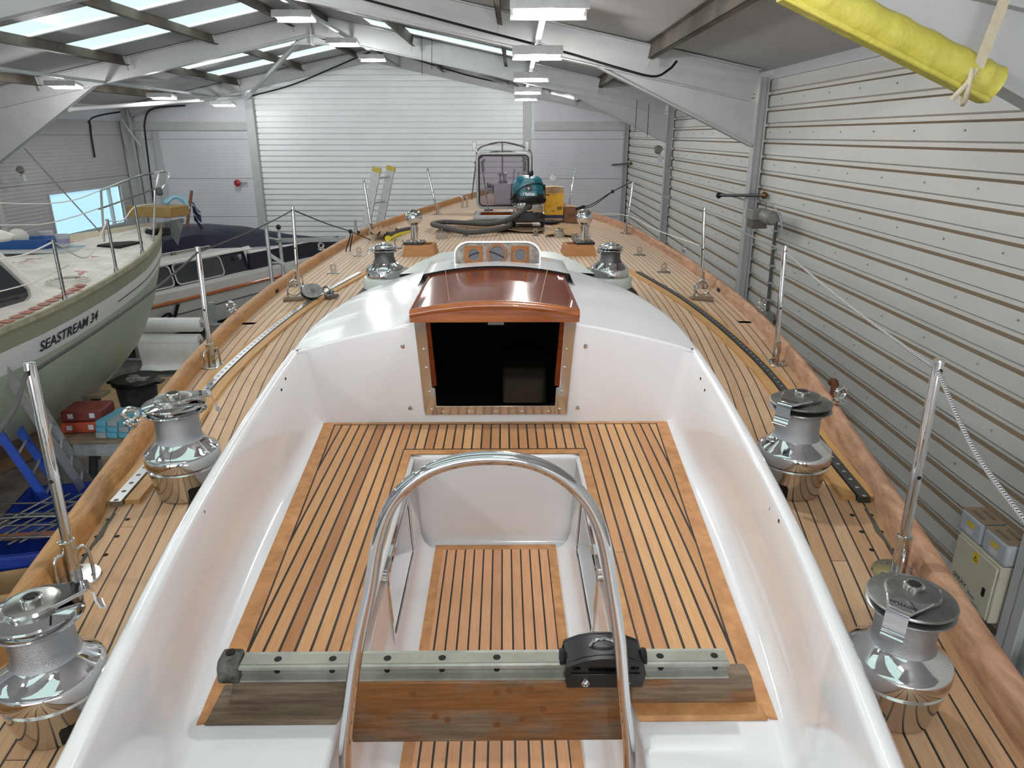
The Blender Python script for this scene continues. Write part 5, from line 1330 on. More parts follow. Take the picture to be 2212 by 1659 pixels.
obj('front_panel', MB().prism([(-.105, .34), (.105, .34), (.08, .5), (.06, .545), (-.06, .545), (-.08, .5)], .02, lambda a, b, c: (a, -.185 + c + max(0, (b - .42)) * .25, b)), Mt['teal'], vc, bevel=.006)
sw = obj('switch_plate', MB().box(-.032, .032, -.192, -.18, .405, .465), Mt['black'], vc, bevel=.004); obj('switch', MB().box(-.012, .012, -.196, -.19, .42, .445), Mt['plastic_grey'], sw)
obj('brand_lettering', MB().text('Makita', .052, lambda a, b, c: (a, -.1865, .352 + b), align='CENTER', shear=.25, bold=.0012), mat('logo_white', (235, 235, 235), .4), vc)
obj('plug', MB().box(-.03, .03, -.06, .0, .58, .64, M4.Rotation(.5, 3, 'Y')), Mt['panel'], vc, bevel=.006)
obj('handle', MB().tube(curve_pts([(.02, -.1, .555), (.02, -.09, .6), (.04, 0, .62), (.05, .06, .6), (.05, .07, .56)]), .014, 8), Mt['matt_black'], vc)
cb_ = MB()
for k in range(5): cb_.ring((0, -.02, .27 + .012 * k), .205 + .006 * (k % 3), .006, M4.Rotation(.12 * (k - 2), 3, 'X') @ M4.Rotation(.09 * (k - 2), 3, 'Y'), 30, 6)
cb_.tube(curve_pts([(-.2, -.06, .28), (-.15, -.19, .38), (-.05, -.21, .46), (.08, -.2, .49), (.17, -.14, .47), (.2, -.05, .36)], 8), .007, 6)
obj('mains_cable', cb_, Mt['matt_black'], vc)
obj('hose_inlet', MB().lathe([(.045, 0), (.045, .05), (.035, .06)], (.0, -.155, .23), 18, M4.Rotation(PI/2, 3, 'X')), Mt['black'], vc)
hp = [V((.335, 8.56, vz + .235)), V((.26, 8.46, vz + .19)), V((.1, 8.4, vz + .1)), V((-.12, 8.48, vz + .04)), V((-.4, 8.62, vz + .035)), V((-.68, 8.75, vz + .03)), V((-.8, 8.55, vz + .03)), V((-.62, 8.22, vz + .03)), V((-.35, 8.02, vz - .0)), V((-.05, 8.1, vz + .02)), V((.12, 8.42, vz + .032)), V((.0, 8.85, vz + .03)), V((-.4, 9.0, vz + .0))]
t = NT('ribbed_grey_hose'); uv_ = t.coord('UV'); sp_ = t.n('ShaderNodeSeparateXYZ'); t.l(uv_, sp_.inputs[0]); t.set(Base_Color=lin((74, 74, 73)), Roughness=.55); t.bump(t.math('SINE', t.math('MULTIPLY', sp_.outputs[1], 2*PI/.012)), .5, .004)
tag(obj('vacuum_hose', MB().tube(curve_pts(hp, 14), .029, 14), t.m), 'grey ribbed suction hose coiled left of the vacuum cleaner', 'hose')
def carton(x0, x1, y0, y1, z0, h, m, name, label, flap=True, **k):
    t = thing(name, label, 'box', ((x0 + x1) / 2, (y0 + y1) / 2, z0)); w, d = (x1 - x0) / 2, (y1 - y0) / 2
    obj('body', MB().box(-w, w, -d, d, 0, h), m, t, bevel=.003)
    if flap:
        f1 = MB(); f1.add([(-w, -d, h + .001), (0, -d, h + .012), (0, d, h + .012), (-w, d, h + .001)], [(0, 1, 2, 3)]); obj('flap', f1, Mt['card'], t)
        f1 = MB(); f1.add([(w, -d, h + .001), (.01, -d, h + .008), (.01, d, h + .008), (w, d, h + .001)], [(0, 1, 2, 3)]); obj('flap', f1, Mt['card'], t)
    return t, w, d, h
zf = dz(.67, 9.2) + .02
t, w, d, h = carton(.555, .79, 9.12, 9.4, zf, .40, Mt['card'], 'yellow_carton', 'tall yellow printed carton beside the vacuum cleaner')
obj('yellow_print', MB().box(-w - .001, w + .001, -d - .0015, -d + .01, .07, .335), mat('carton_yellow', (222, 166, 20), .5), t)
obj('blue_band', MB().box(-w - .001, w + .001, -d - .0016, -d + .01, .03, .07), mat('carton_navy', (36, 40, 74), .5), t)
pr_ = MB(); ff = lambda a, b, c: (a, -d - .0022 + c, b)
pr_.plate([[(-w + .005, .305), (-w + .06, .305), (-w + .06, .325), (-w + .005, .325)]], .0008, ff); pr_.plate([[(.04, .13), (.1, .13), (.1, .175), (.04, .17)]], .0008, ff); pr_.plate([[(-.05, .12), (-.0, .11), (.02, .118), (-.02, .126)]], .0008, ff); pr_.plate([[(-.08, .16), (.035, .215), (.04, .16), (.043, .22), (-.08, .164)]], .0008, ff); pr_.plate([circ(-.075, .21, .03), circ(-.075, .21, .027)], .0008, ff)
obj('printed_drawing', pr_, mat('carton_print', (120, 92, 30), .6), t)
t, w, d, h = carton(.80, .965, 9.1, 9.35, dz(.88, 9.2) + .002, .19, mat('brown_carton', (128, 92, 66), .8, var=.1), 'brown_carton', 'small open brown carton right of the yellow one')
obj('label_patch', MB().plate([[(-.03, .07), (.05, .07), (.05, .12), (-.03, .12)]], .001, lambda a, b, c: (a, -d - .001 + c, b)), mat('carton_label', (100, 70, 48), .7), t)
bt = obj('black_bag', MB().ball((.62, 8.95, dz(.6, 8.9) + .03), .1, 16, (1.3, .7, .25)), Mt['matt_black']); tag(bt, 'flat black cloth lying at the foot of the yellow carton', 'cloth')
# black drain hose with yellow stripe and brown paper by the port rail
hp = curve_pts([(-1.24, 7.9, .085), (-1.2, 8.15, .09), (-1.12, 8.45, .08), (-1.02, 8.7, .07)], 8)
t = thing('drain_hose', 'black hose with yellow stripe lying inside the port rail by the ball vent', 'hose', tuple(hp[0]))
obj('hose', MB().tube([p - hp[0] for p in hp], .042, 16), Mt['matt_black'], t); obj('stripe', MB().tube([p - hp[0] + V((.018, -.008, -.03)) * .6 + V((.0, -.012, .005)) for p in hp], .034, 10), mat('yellow_stripe', (206, 190, 40), .5), t)
pp_ = MB(); pp_.grid([[(-1.46 + .28 * i / 8, 7.95 + .5 * j / 5, dz(1.3, 8.2) + .01 + .09 * abs(math.sin(i * 1.9 + j * .8))) for j in range(6)] for i in range(9)])
tag(obj('brown_paper', pp_, mat('brown_paper', (176, 148, 120), .8)), 'crumpled brown paper at the foot of the leaning port stanchion', 'paper')
pl2 = MB(); pl2.grid([[(.78 + .22 * i / 6, 7.72 + .2 * j / 4, dz(.9, 7.8) + .012 + .06 * abs(math.sin(i * 2.1 + j))) for j in range(5)] for i in range(7)])
t_ = NT('clear_film'); t_.set(Base_Color=(1, 1, 1, 1), Roughness=.08); t_.b.inputs['Transmission Weight'].default_value = .95; t_.b.inputs['IOR'].default_value = 1.05
tag(obj('clear_film', pl2, t_.m), 'crumpled clear plastic film behind the starboard ball vent', 'film')
# ================================================================ the green boat on the left
GA = math.radians(15.0)
gb = thing('motor_sailer', 'pale green motor sailer with a white name band, propped up on the left', 'boat', (-4.88, 10.38, 0), (0, 0, -GA))
# local axes: x to starboard, y forward (bow at 0), z up
gs = lambda s_: interp(s_, [(0, -.06), (.5, -.12), (1.2, -.18), (2, -.25), (3, -.32), (4.1, -.38), (5, -.43), (7, -.50), (10, -.5)])
gw = lambda s_: max(.02, smooth(s_, [(0, .03), (.29, .28), (.74, .60), (1.2, .89), (1.6, 1.11), (2, 1.28), (2.5, 1.48), (3, 1.65), (3.45, 1.79), (4.1, 1.94), (5.2, 2.05), (7, 2.0), (9, 1.75), (10.2, 1.35)]))
t = NT('pale_green_primed_hull'); uv_ = t.coord('UV'); sp_ = t.n('ShaderNodeSeparateXYZ'); t.l(uv_, sp_.inputs[0])
f_ = t.math('DIVIDE', sp_.outputs[1], 2.4)
base = t.ramp(f_, [(0, lin((150, 148, 124))), (.05 / 2.4, lin((156, 160, 138))), (.17 / 2.4, lin((232, 234, 232))), (.385 / 2.4, lin((182, 194, 174))), (1.56 / 2.4, lin((190, 188, 172))), (1.66 / 2.4, lin((126, 100, 78)))], True)
t.l(t.mix(.5, base, t.ramp(t.noise(2.4, t.mapv(t.coord(), (1, 1, .5)), 6, .6), [(.3, (.38, .39, .37, 1)), (.7, (.62, .62, .6, 1))]), 'SOFT_LIGHT'), t.b.inputs['Base Color']); t.set(Roughness=.42)
Mt['ghull'] = t.m
stemx = lambda q: interp(q, [(0, 0), (.3, .06), (1.0, .36), (1.5, .75), (1.8, 1.25), (2.1, 2.0), (2.4, 2.7)])
def uq(s_, q):
    qb = interp(s_, [(1.5, 1.8), (4, 1.18), (7, 1.0)]); return q if q < .5 else .5 + (q - .5) * 1.06 / (qb - .5)
def gp(s_, q, sg=1):
    # point on the topside, s_ from the bow at deck level, q metres below the sheer
    k = min(1, q / 2.0)
    b = gw(s_) * max(0, (1 - k ** 2.6)) ** .75 * (1 - .25 * k) + .07 * (k > .99)
    a = stemx(q); yy = -(s_ + a * max(0, 1 - s_ / 4.5))
    return V((sg * max(b, .035), yy, gs(s_) - q))
ss = [0, .12, .3, .5, .75, 1, 1.3, 1.6, 2, 2.4, 2.8, 3.3, 3.8, 4.4, 5, 6, 7, 8.2, 9.4, 10.2]; qq = [0, .05, .1, .17, .28, .385, .5, .6, .8, 1.0, 1.2, 1.4, 1.56, 1.7, 1.85, 1.95, 2.0]
m = MB()
for sg in (1, -1):
    m.grid([[gp(s_, q, sg) for q in qq] + [V((sg * .07, gp(s_, 2.0).y, min(gs(s_) - 2.02, -2.46)))] for s_ in ss], [[(s_, uq(s_, q)) for q in qq] + [(s_, 2.3)] for s_ in ss])
m.add([gp(10.2, q, sg) for sg in (1, -1) for q in (0, 1.0, 2.0)], [(0, 1, 4, 3), (1, 2, 5, 4)])
obj('hull', m, Mt['ghull'], gb, sharp=60)
t = NT('patchy_white_foredeck'); cc = t.coord()
b_ = t.ramp(t.noise(5, cc, 6, .65), [(.35, lin((212, 207, 198))), (.65, lin((236, 233, 226)))])
rp = t.math('MULTIPLY', t.math('GREATER_THAN', t.noise(2.4, cc, 2), .62), t.math('GREATER_THAN', t.noise(9, cc, 2), .5))
t.l(t.mix(rp, b_, lin((190, 142, 134))), t.b.inputs['Base Color']); t.set(Roughness=.6); Mt['gdeck'] = t.m
m = MB(); m.grid([[V((gw(s_) * t_ * .985, -s_, gs(s_) - .05 + .07 * (1 - t_ * t_))) for t_ in [-1 + k / 6 for k in range(13)]] for s_ in [.02] + ss[1:]])
obj('deck', m, Mt['gdeck'], gb)
for sg in (1, -1):
    rows = [[V((sg * (gw(s_) - .03), -s_, gs(s_) - .06)), V((sg * (gw(s_) - .025), -s_, gs(s_) + .035)), V((sg * gw(s_) + sg * .012, -s_, gs(s_) + .035)), V((sg * gw(s_) + sg * .012, -s_, gs(s_) - .012))] for s_ in ss]
    obj('bulwark', MB().grid(rows), mat('olive_primer_bulwark', (166, 160, 136), .6, var=.25, vscale=8) if sg > 0 else mat('cream_bulwark', (214, 206, 186), .6, var=.15), gb)
# raised port bulwark board towards the bow
# painted name and rule follow the hull side
def onhull(a, q, c=0): p = gp(a, q); return V((p.x + .006, p.y, p.z))
tmp = MB().text('SEASTREAM 34', .14, lambda a, b, c: (a, b, c)); wt_ = max(v[0] for v in tmp.v)
nm = MB().text('SEASTREAM 34', .14, lambda a, b, c: onhull(3.86 - a * .98 / wt_, .335 - b), bold=.0022)
obj('name_lettering', nm, mat('navy_lettering', (34, 40, 48), .5), gb)
ru = MB(); ru.grid([[onhull(lerp(2.42, .5, i / 24), .30), onhull(lerp(2.42, .5, i / 24), .288)] for i in range(25)]); obj('pinstripe', ru, mat('navy_line', (50, 56, 64), .5), gb)
# red and white masking tape marks along the deck edge
tp = MB()
for k in range(13):
    s0 = 2.75 + k * .13; x0 = gw(s0) - .22; z_ = gs(s0) - .05 + .07 * (1 - (x0 / gw(s0)) ** 2) + .006
    tp.add([(x0, -s0, z_), (x0 - .09, -s0 - .02, z_ + .008), (x0 - .075, -s0 - .12, z_ + .008), (x0 + .015, -s0 - .1, z_)], [(0, 1, 2, 3)])
obj('tape_mark', tp, mat('red_oxide_tape', (186, 124, 112), .7), gb)
# wheelhouse with raked window
wh = MB(); S0, S1 = 4.0, 6.6
pr_ = [(-3.1, -.42), (-3.2, -.28), (-3.62, .24), (-6.0, .3), (-6.0, -.52)]
wh.prism(pr_, 2.5, lambda a, b, c: (-1.25 + c, a, b))
Mt['cabwhite'] = mat('matt_white_cabin', (222, 220, 214), .5, var=.05)
obj('wheelhouse', wh, Mt['cabwhite'], gb, bevel=.04, seg=3)
wd = lambda a, b, c: (1.252 + c, a, b)
Mt['dkglass'] = mat('dark_window_glass', (46, 50, 56), .06, spec=.8)
obj('side_window', MB().plate([[(-3.38, -.26), (-3.64, .08), (-3.72, .13), (-4.8, .15), (-4.8, -.42), (-3.72, -.4), (-3.46, -.37), (-3.38, -.32)]], .012, wd), Mt['dkglass'], gb, bevel=.003)
obj('window_trim', MB().plate([[(-3.35, -.255), (-3.62, .10), (-3.71, .155), (-4.83, .175), (-4.83, -.445), (-3.72, -.425), (-3.44, -.395), (-3.35, -.33)], [(-3.38, -.26), (-3.64, .08), (-3.72, .13), (-4.8, .15), (-4.8, -.42), (-3.72, -.4), (-3.46, -.37), (-3.38, -.32)]], .02, wd), Mt['alu'], gb)
obj('roof_overhang', MB().prism([(-3.5, .22), (-3.42, .27), (-3.55, .33), (-6.1, .38), (-6.1, .28)], 2.7, lambda a, b, c: (-1.35 + c, a, b)), Mt['cabwhite'], gb, bevel=.03, seg=3)
fh = MB(); fh.add([(-.35, -1.75, gs(1.5) + .0), (.28, -1.75, gs(1.5) + .0), (.28, -1.32, gs(1.5) + .05), (-.35, -1.32, gs(1.5) + .05)], [(0, 1, 2, 3)]); fh = MB().box(.18, .52, -1.36, -.95, gs(1.2) + .0, gs(1.2) + .026); obj('hatch_opening', fh, Mt['hole'], gb)
# its stanchions, pulpit and lines
def gposts(L_):
    for (u0, v0, u1, v1, s_, lb) in L_:
        b_ = V((gw(s_) - .05, -s_, gs(s_) - .0)); m_ = MB()
        t_ = thing('deck_stanchion', lb, 'stanchion', gb.matrix_world @ b_ if False else (V(gb.location) + M4.Rotation(-GA, 3, 'Z') @ b_), (0, 0, -GA), 'stanchions of the green boat')
        obj('post', m_.tube([(0, 0, .0), (.0, .0, .58)], .016, 12), Mt['dullsteel'], t_); obj('foot', MB().lathe([(.028, -.002), (.024, .05), (.018, .06)], n=14), Mt['dullsteel'], t_)
gposts([(0, 0, 0, 0, 3.42, 'dull stanchion on the green boat nearest the wheelhouse'), (0, 0, 0, 0, 2.38, 'dull stanchion on the green boat amid the foredeck edge'), (0, 0, 0, 0, 1.58, 'dull stanchion on the green boat nearest its bow')])
GM = M4.Translation(V(gb.location)) @ M4.Rotation(-GA, 4, 'Z')
def gpt(x, y, z): return GM @ V((x, y, z))
pp = thing('bow_pulpit', 'bent tube pulpit over the bow of the green boat', 'pulpit', gb.location, (0, 0, -GA))
top = [(-.62, -1.3, .30), (-.45, -.6, .42), (-.2, -.0, .52), (.0, .22, .555), (.18, .02, .53), (.5, -.65, .36), (.56, -.8, .30)]
P1 = [aty(u, v_, y) for u, v_, y in ((220, 410, 8.9), (290, 383, 9.7), (330, 374, 10.3), (357, 371, 10.6), (364, 380, 10.5), (350, 405, 10.1), (335, 414, 9.7))]
P1 = [GM.inverted() @ p for p in P1]
obj('top_rail', MB().tube(curve_pts(P1, 8), .0135, 10), Mt['steel'], pp)
P2 = [GM.inverted() @ aty(u, v_, y) for u, v_, y in ((213, 452, 8.9), (275, 430, 9.4), (333, 408, 9.7))]
obj('middle_rail', MB().tube(curve_pts(P2, 6), .011, 8), Mt['steel'], pp)
for (u0, v0, y0, u1, v1, y1) in ((218, 410, 8.9, 225, 522, 8.75), (335, 412, 9.7, 331, 520, 9.5), (344, 372, 10.5, 338, 405, 10.0)):
    a, b = GM.inverted() @ aty(u0, v0, y0), GM.inverted() @ aty(u1, v1, y1); obj('leg', MB().tube([a, b], .0135, 10), Mt['steel'], pp)
lt = obj('navigation_lamp', MB().lathe([(.03, 0), (.045, .02), (.045, .07), (.03, .1)], tuple(GM.inverted() @ aty(345, 422, 9.75)), 12), Mt['rubber'], pp)
def gline(pts, r, lb, m_=None):
    o = obj('boat_line', MB().tube(curve_pts(pts, 8), r, 6), m_ or Mt['whiterope']); tag(o, lb, 'rope', 'lines on the green boat')
gline([aty(-20, 438, 8.0), aty(90, 440, 8.4), aty(160, 432, 8.7), aty(220, 410, 8.9)], .007, 'upper slack white line from the pulpit across the bright window')
gline([aty(-5, 486, 8.0), aty(90, 484, 8.3), aty(160, 468, 8.6), aty(213, 450, 8.9)], .007, 'lower slack white line across the bright window')
gline([aty(52, 320, 9.2), aty(215, 500, 8.8)], .008, 'taut wire slanting down across the bright window to the foredeck', Mt['dullsteel'])
s1, s2, s3 = gpt(gw(3.42) - .05, -3.42, gs(3.42) + .56), gpt(gw(2.38) - .05, -2.38, gs(2.38) + .56), gpt(gw(1.58) - .05, -1.58, gs(1.58) + .56)
gline([aty(-10, 562, 6.2), lerp(aty(-10, 562, 6.2), s1, .5) - V((0, 0, .03)), s1], .008, 'white line from the wheelhouse to the nearest stanchion of the green boat')
gline([s1, lerp(s1, s2, .5) - V((0, 0, .26)), s2], .007, 'slack white line drooping between the first two stanchions of the green boat')
gline([s2, lerp(s2, s3, .5) - V((0, 0, .07)), s3, P_ if False else aty(333, 440, 9.6)], .007, 'white line from the middle stanchion of the green boat to its pulpit')
gline([aty(-10, 632, 6.2), aty(70, 610, 6.5), aty(140, 577, 6.75), aty(150, 573, 6.8)], .006, 'lower white line beside the dark window of the green boat')
# things lying on that boat
def onboat(name, label, cat, s_, x, dzv=0.0, rz=0, group=None):
    z_ = gs(s_) - .05 + .07 * (1 - (x / gw(s_)) ** 2)
    return thing(name, label, cat, gpt(x, -s_, z_ + dzv), (0, 0, -GA + rz), group)
t = onboat('timber_block', 'yellow-brown timber block laid across the bow of the green boat', 'block', .25, .0, .30)
a = aty(340, 452, 10.2); t.location = a; t.rotation_euler = (0, 0, -.25)
obj('block', MB().box(-.34, .36, -.2, .2, -.09, .05), mat('foam_timber', (150, 124, 70), .7, var=.2, vscale=9), t, bevel=.01)
obj('cut_end', MB().box(.3605, .362, -.19, .19, -.08, .04), mat('cut_timber', (142, 112, 62), .8), t)
cr_ = MB(); 
t = thing('bow_roller', 'black bow roller and coiled rope under the timber block', 'bow roller', aty(338, 505, 9.95), (0, 0, -GA)); obj('roller', MB().box(-.06, .08, -.15, .2, -.04, .07), Mt['matt_black'], t, bevel=.02)
rc = MB()
for k in range(5): rc.ring((-.12 + .02 * k, -.1, -.02 + .012 * k), .11 - .01 * k, .008, M4.Rotation(.9 + .2 * k, 3, 'X'), 20, 6)
obj('rope_coil', rc, Mt['whiterope'], t)
t = thing('plough_anchor', 'bright galvanised plough anchor hanging off the bow of the green boat', 'anchor', aty(385, 490, 10.6), (0, 0, -.2))
an = MB(); an.add([(.12, 0, .12), (-.16, -.09, .05), (-.05, 0, -.28), (-.16, .09, .05), (-.1, 0, .04)], [(0, 1, 2), (0, 2, 3), (1, 4, 2), (4, 3, 2), (0, 4, 1), (0, 3, 4)])
obj('fluke', an, Mt['galv'], t, sharp=10); obj('shank', MB().bar((.12, 0, .1), (-.3, 0, .02), .03, .06), Mt['galv'], t)
gline(curve_pts([aty(355, 440, 10.3), aty(375, 426, 10.5), aty(395, 432, 10.6), aty(408, 452, 10.6)], 4), .03, 'thick pale blue rope loop over the anchor', mat('pale_blue_rope', (134, 186, 208), .7))
t = onboat('mixing_tray', 'blue rectangular tray full of clutter on the green boat', 'tray', 1.62, -.58, .045, .35)
tr_ = MB(); rows = [[(a, b, .0) for a, b in rrect(-.3, .3, -.17, .17, .03)], [(a, b, .11) for a, b in rrect(-.34, .34, -.2, .2, .03)], [(a, b, .11) for a, b in rrect(-.31, .31, -.17, .17, .03)], [(a, b, .02) for a, b in rrect(-.28, .28, -.15, .15, .03)]]
tr_.grid(rows, closed=True); tr_.add(rows[3], [tuple(range(len(rows[3])))]); tr_.add(rows[0], [tuple(range(len(rows[0])))])
obj('tray', tr_, mat('tray_blue', (38, 84, 150), .4), t, sharp=30)
cl_ = MB().ball((-.1, .0, .12), .12, 12, (1, .8, .9)); obj('paper', cl_, Mt['whiterope'], t)
for x_, s_, r_, lb, mm in ((-.62, 1.3, .075, 'white printed tub standing behind the blue tray', Mt['panel']), (-.1, 1.56, .075, 'white paint tin at the edge of the blue tray', Mt['plastic_grey']), (-.8, 1.5, .06, 'small white pot in the clutter behind the blue tray', Mt['panel'])):
    t = onboat('tub', lb, 'tub', s_, x_, .04, 0, 'tubs on the green boat'); obj('body', MB().lathe([(r_ * .85, 0), (r_, .13), (r_ + .006, .13), (r_ + .006, .145), (r_ - .006, .145), (r_ * .8, .02)], n=24), mm, t)
    obj('print_band', MB().lathe([(r_ * .9 + .002, .04), (r_ * .97 + .002, .1)], n=24), mat('print_violet', (150, 142, 176), .5), t)
t = onboat('plywood_board', 'white board with pale blue edge under the tray on the green boat', 'board', 1.68, -.4, .003, .35)
obj('board', MB().plate([rrect(-.5, .5, -.2, .25, .08)], .03, lambda a, b, c: (a, b, .018 + c)), Mt['panel'], t); obj('blue_edge', MB().plate([rrect(-.49, .49, .1, .24, .05)], .004, lambda a, b, c: (a, b, .036 + c)), mat('edge_blue', (120, 170, 196), .5), t)
rp = MB()
for k in range(3): rp.ring((0, 0, .008 + .01 * k), .2 - .03 * k, .008, None, 24, 6)
o = obj('rope_coil', rp, Mt['whiterope']); o.location = gpt(1.1, -2.75, gs(2.75) + .0); o.rotation_euler = (0, 0, 0); tag(o, 'flat coil of cream rope on the green boat foredeck', 'rope')
# ================================================================ the motor launch behind
d_ = V((1.95, 4.29, 0)).normalized(); LA = math.atan2(-d_.x, d_.y)
ml = thing('motor_launch', 'white motor launch with navy canopy and varnished rubbing strake behind the green boat', 'boat', (-5.94, 11.67, -1.6), (0, 0, LA))
# local: y towards its stern (away from us), x to our right; rail at x = 0, z = 0
ly = [-2.2, -1.4, -.4, .8, 2.0, 3.2, 4.4, 5.6]
lx = lambda y: interp(y, [(-2.2, -1.1), (-1.4, -.45), (-.4, -.08), (.8, 0), (3.2, 0), (4.4, -.06), (5.6, -.25)])
m = MB()
for sg in (1, -1):
    X_ = lambda y, k: (lx(y) - k) if sg > 0 else (-2.3 - lx(y) + k)
    m.grid([[(X_(y, -.03), y, .18), (X_(y, 0), y, 0), (X_(y, .06), y, -.3), (X_(y, .25), y, -.62), (-1.15, y, -.86)] for y in ly])
m.add([(lx(5.6), 5.6, .18), (lx(5.6) - .06, 5.6, -.3), (-1.15, 5.6, -.86), (-2.3 - lx(5.6) + .06, 5.6, -.3), (-2.3 - lx(5.6), 5.6, .18)], [(0, 1, 2, 3, 4)])
Mt['launchwhite'] = mat('launch_white', (214, 212, 210), .3)
obj('hull', m, Mt['launchwhite'], ml)
obj('side_deck', MB().grid([[(lx(y) + .03, y, .18), (lx(y) - .22, y, .2), (-2.08 - lx(y), y, .2), (-2.33 - lx(y), y, .18)] for y in ly]), Mt['launchwhite'], ml)
Mt['varn'] = wood('bright_varnish', (130, 66, 22), (184, 104, 44), .2, .8, axis=(20, 2, 20))
obj('rubbing_strake', MB().tube([(lx(y) + .02, y, .0) for y in ly], .035, 10), Mt['varn'], ml)
obj('boot_line', MB().tube([(lx(y) - .03, y, -.24) for y in ly], .008, 6), Mt['navy'], ml)
cabn = MB().prism([(-.24, .19), (-.36, .62), (-.7, .72), (-1.6, .72), (-1.95, .62), (-2.06, .19)], 4.4, lambda a, b, c: (a, -1.7 + c, b)); obj('cabin', cabn, Mt['navy'] if False else mat('navy_cabin_side', (26, 28, 40), .3), ml)
roof_ = MB().prism([(-.28, .6), (-.30, .65), (-.7, .77), (-1.6, .77), (-2.0, .65), (-2.02, .6)], 4.6, lambda a, b, c: (a, -1.75 + c, b)); obj('cabin_roof', roof_, Mt['launchwhite'], ml, bevel=.02)
obj('roof_moulding', MB().tube([(-.285, -1.75, .6), (-.285, 2.85, .6)], .016, 8), Mt['launchwhite'], ml)
wf = lambda a, b, c: (-.285 - (b - .4) * .28 + c + .03, a, b)
for y0, y1 in ((-.55, .82), (.92, 2.0)):
    o_ = obj('window', MB().plate([rrect(y0, y1, .24, .57, .07)], .01, wf), Mt['dkglass'], ml); obj('window_trim', MB().plate([rrect(y0 - .03, y1 + .03, .215, .595, .09), rrect(y0, y1, .24, .57, .07)], .02, wf), Mt['alu'], o_)
obj('vent', MB().lathe([(.05, 0), (.05, .03), (.03, .04)], (-.24, 2.45, .5), 16, M4.Rotation(PI/2, 3, 'Y')), Mt['steel'], ml)
obj('curved_screen', MB().prism([(2.85, .2), (3.35, .2), (3.42, .36), (3.2, .55), (2.7, .58)], .05, lambda a, b, c: (-.28 + c, a, b)), Mt['launchwhite'], ml, bevel=.02)
cn = MB(); rows = []
for y, zt, zs in ((.75, .80, .74), (1.05, 1.12, .80), (1.7, 1.16, .78), (2.6, 1.08, .7), (3.6, .92, .62), (4.6, .66, .56), (5.3, .52, .5)):
    rows.append([(-.3 if y > 1.8 else -.55, y, zs - (.06 if y > 1 else 0)), (-.5, y, lerp(zs, zt, .55) + .02 * math.sin(y * 9)), (-.8, y, lerp(zs, zt, .9)), (-1.15, y, zt), (-1.6, y, lerp(zs, zt, .85)), (-2.0, y, zs)])
obj('canopy', cn.grid(rows), Mt['navy'], ml)
obj('cockpit_coaming', MB().prism([(-.2, .19), (-.22, .52), (-.27, .52), (-.27, .19)], 2.9, lambda a, b, c: (a, 2.7 + c, b)), mat('navy_cabin_side', (26, 28, 40), .3), ml)
obj('coaming_cap', MB().tube([(-.24, 2.75, .53), (-.24, 5.6, .5)], .022, 8), Mt['launchwhite'], ml)
for y in (-.2, .55, 1.15, 1.8): obj('grab_rail_foot', MB().prism([(y - .07, 0), (y + .07, 0), (y + .03, .05), (y - .03, .05)], .03, lambda a, b, c: (-.5 + c, a, .70 + b)), Mt['greywood'], ml)
obj('grab_rail', MB().tube([(-.485, -.35, .755), (-.485, 2.0, .755)], .013, 8), Mt['alu'], ml)
obj('roof_hatch_runner', MB().box(-.95, -.88, -1.2, .75, .775, .83).box(-1.5, -1.44, -1.2, .6, .775, .83), Mt['varn'], ml)
q_ = MB(); X0 = lambda a, b, c: (lx(a) + .004 + b * .2 if b < 0 else lx(a) + .006, a, b)
q_.text('el', .62, lambda a, b, c: (.012 + (b - .25) * .0 - max(0, .0) + .0 - .06 * (max(0, -(b - .28)) / .3), .18 + a * 1.0, -.36 + b * .72), shear=.25, bold=.012)
obj('name_lettering', q_, Mt['hole'], ml)
t = thing('ensign_staff', 'varnished flag staff leaning up from the launch canopy', 'flag staff', aty(398, 535, 13.6))
b_ = aty(414, 412, 13.9) - V(t.location)
obj('staff', MB().tube([V((0, 0, -.3)), V((0, 0, 0)), b_], .028, 10), mat('dark_staff', (112, 66, 40), .4), t)
t2 = thing('ensign', 'small furled navy and white flag hanging on the launch staff', 'flag', t.location + b_ * .82)
fl_ = MB(); fl_.grid([[V((.02 + .2 * i / 6 + .0, .03 * math.sin(i * 1.7), .0 - j * .09 - i * .05 + (.04 if j == 0 else 0) * 0)) for j in range(5)] for i in range(5)]); o_ = obj('cloth', fl_, mat('flag_navy', (34, 38, 70), .8), t2)
st_ = MB()
for j in (0, 2): st_.grid([[V((.02 + .2 * i / 6, .03 * math.sin(i * 1.7) - .006, -.03 - j * .09 - i * .05 - k * .035)) for k in range(2)] for i in range(5)])
obj('white_stripe', st_, Mt['panel'], t2)
# launch cradle blocks
for y, lb in ((0.2, 'timber chock under the launch keel near its bow'), (3.4, 'timber chock under the launch keel near its stern')):
    o = obj('keel_chock', MB().box(-.3, .3, -.15, .15, 0, .07), Mt['greywood'], bevel=.01); o.location = ml.matrix_basis @ V((-1.15, y, -.9 + .0)); o.location.z = FZ; o.rotation_euler = (0, 0, LA); tag(o, lb, 'chock', 'launch chocks')
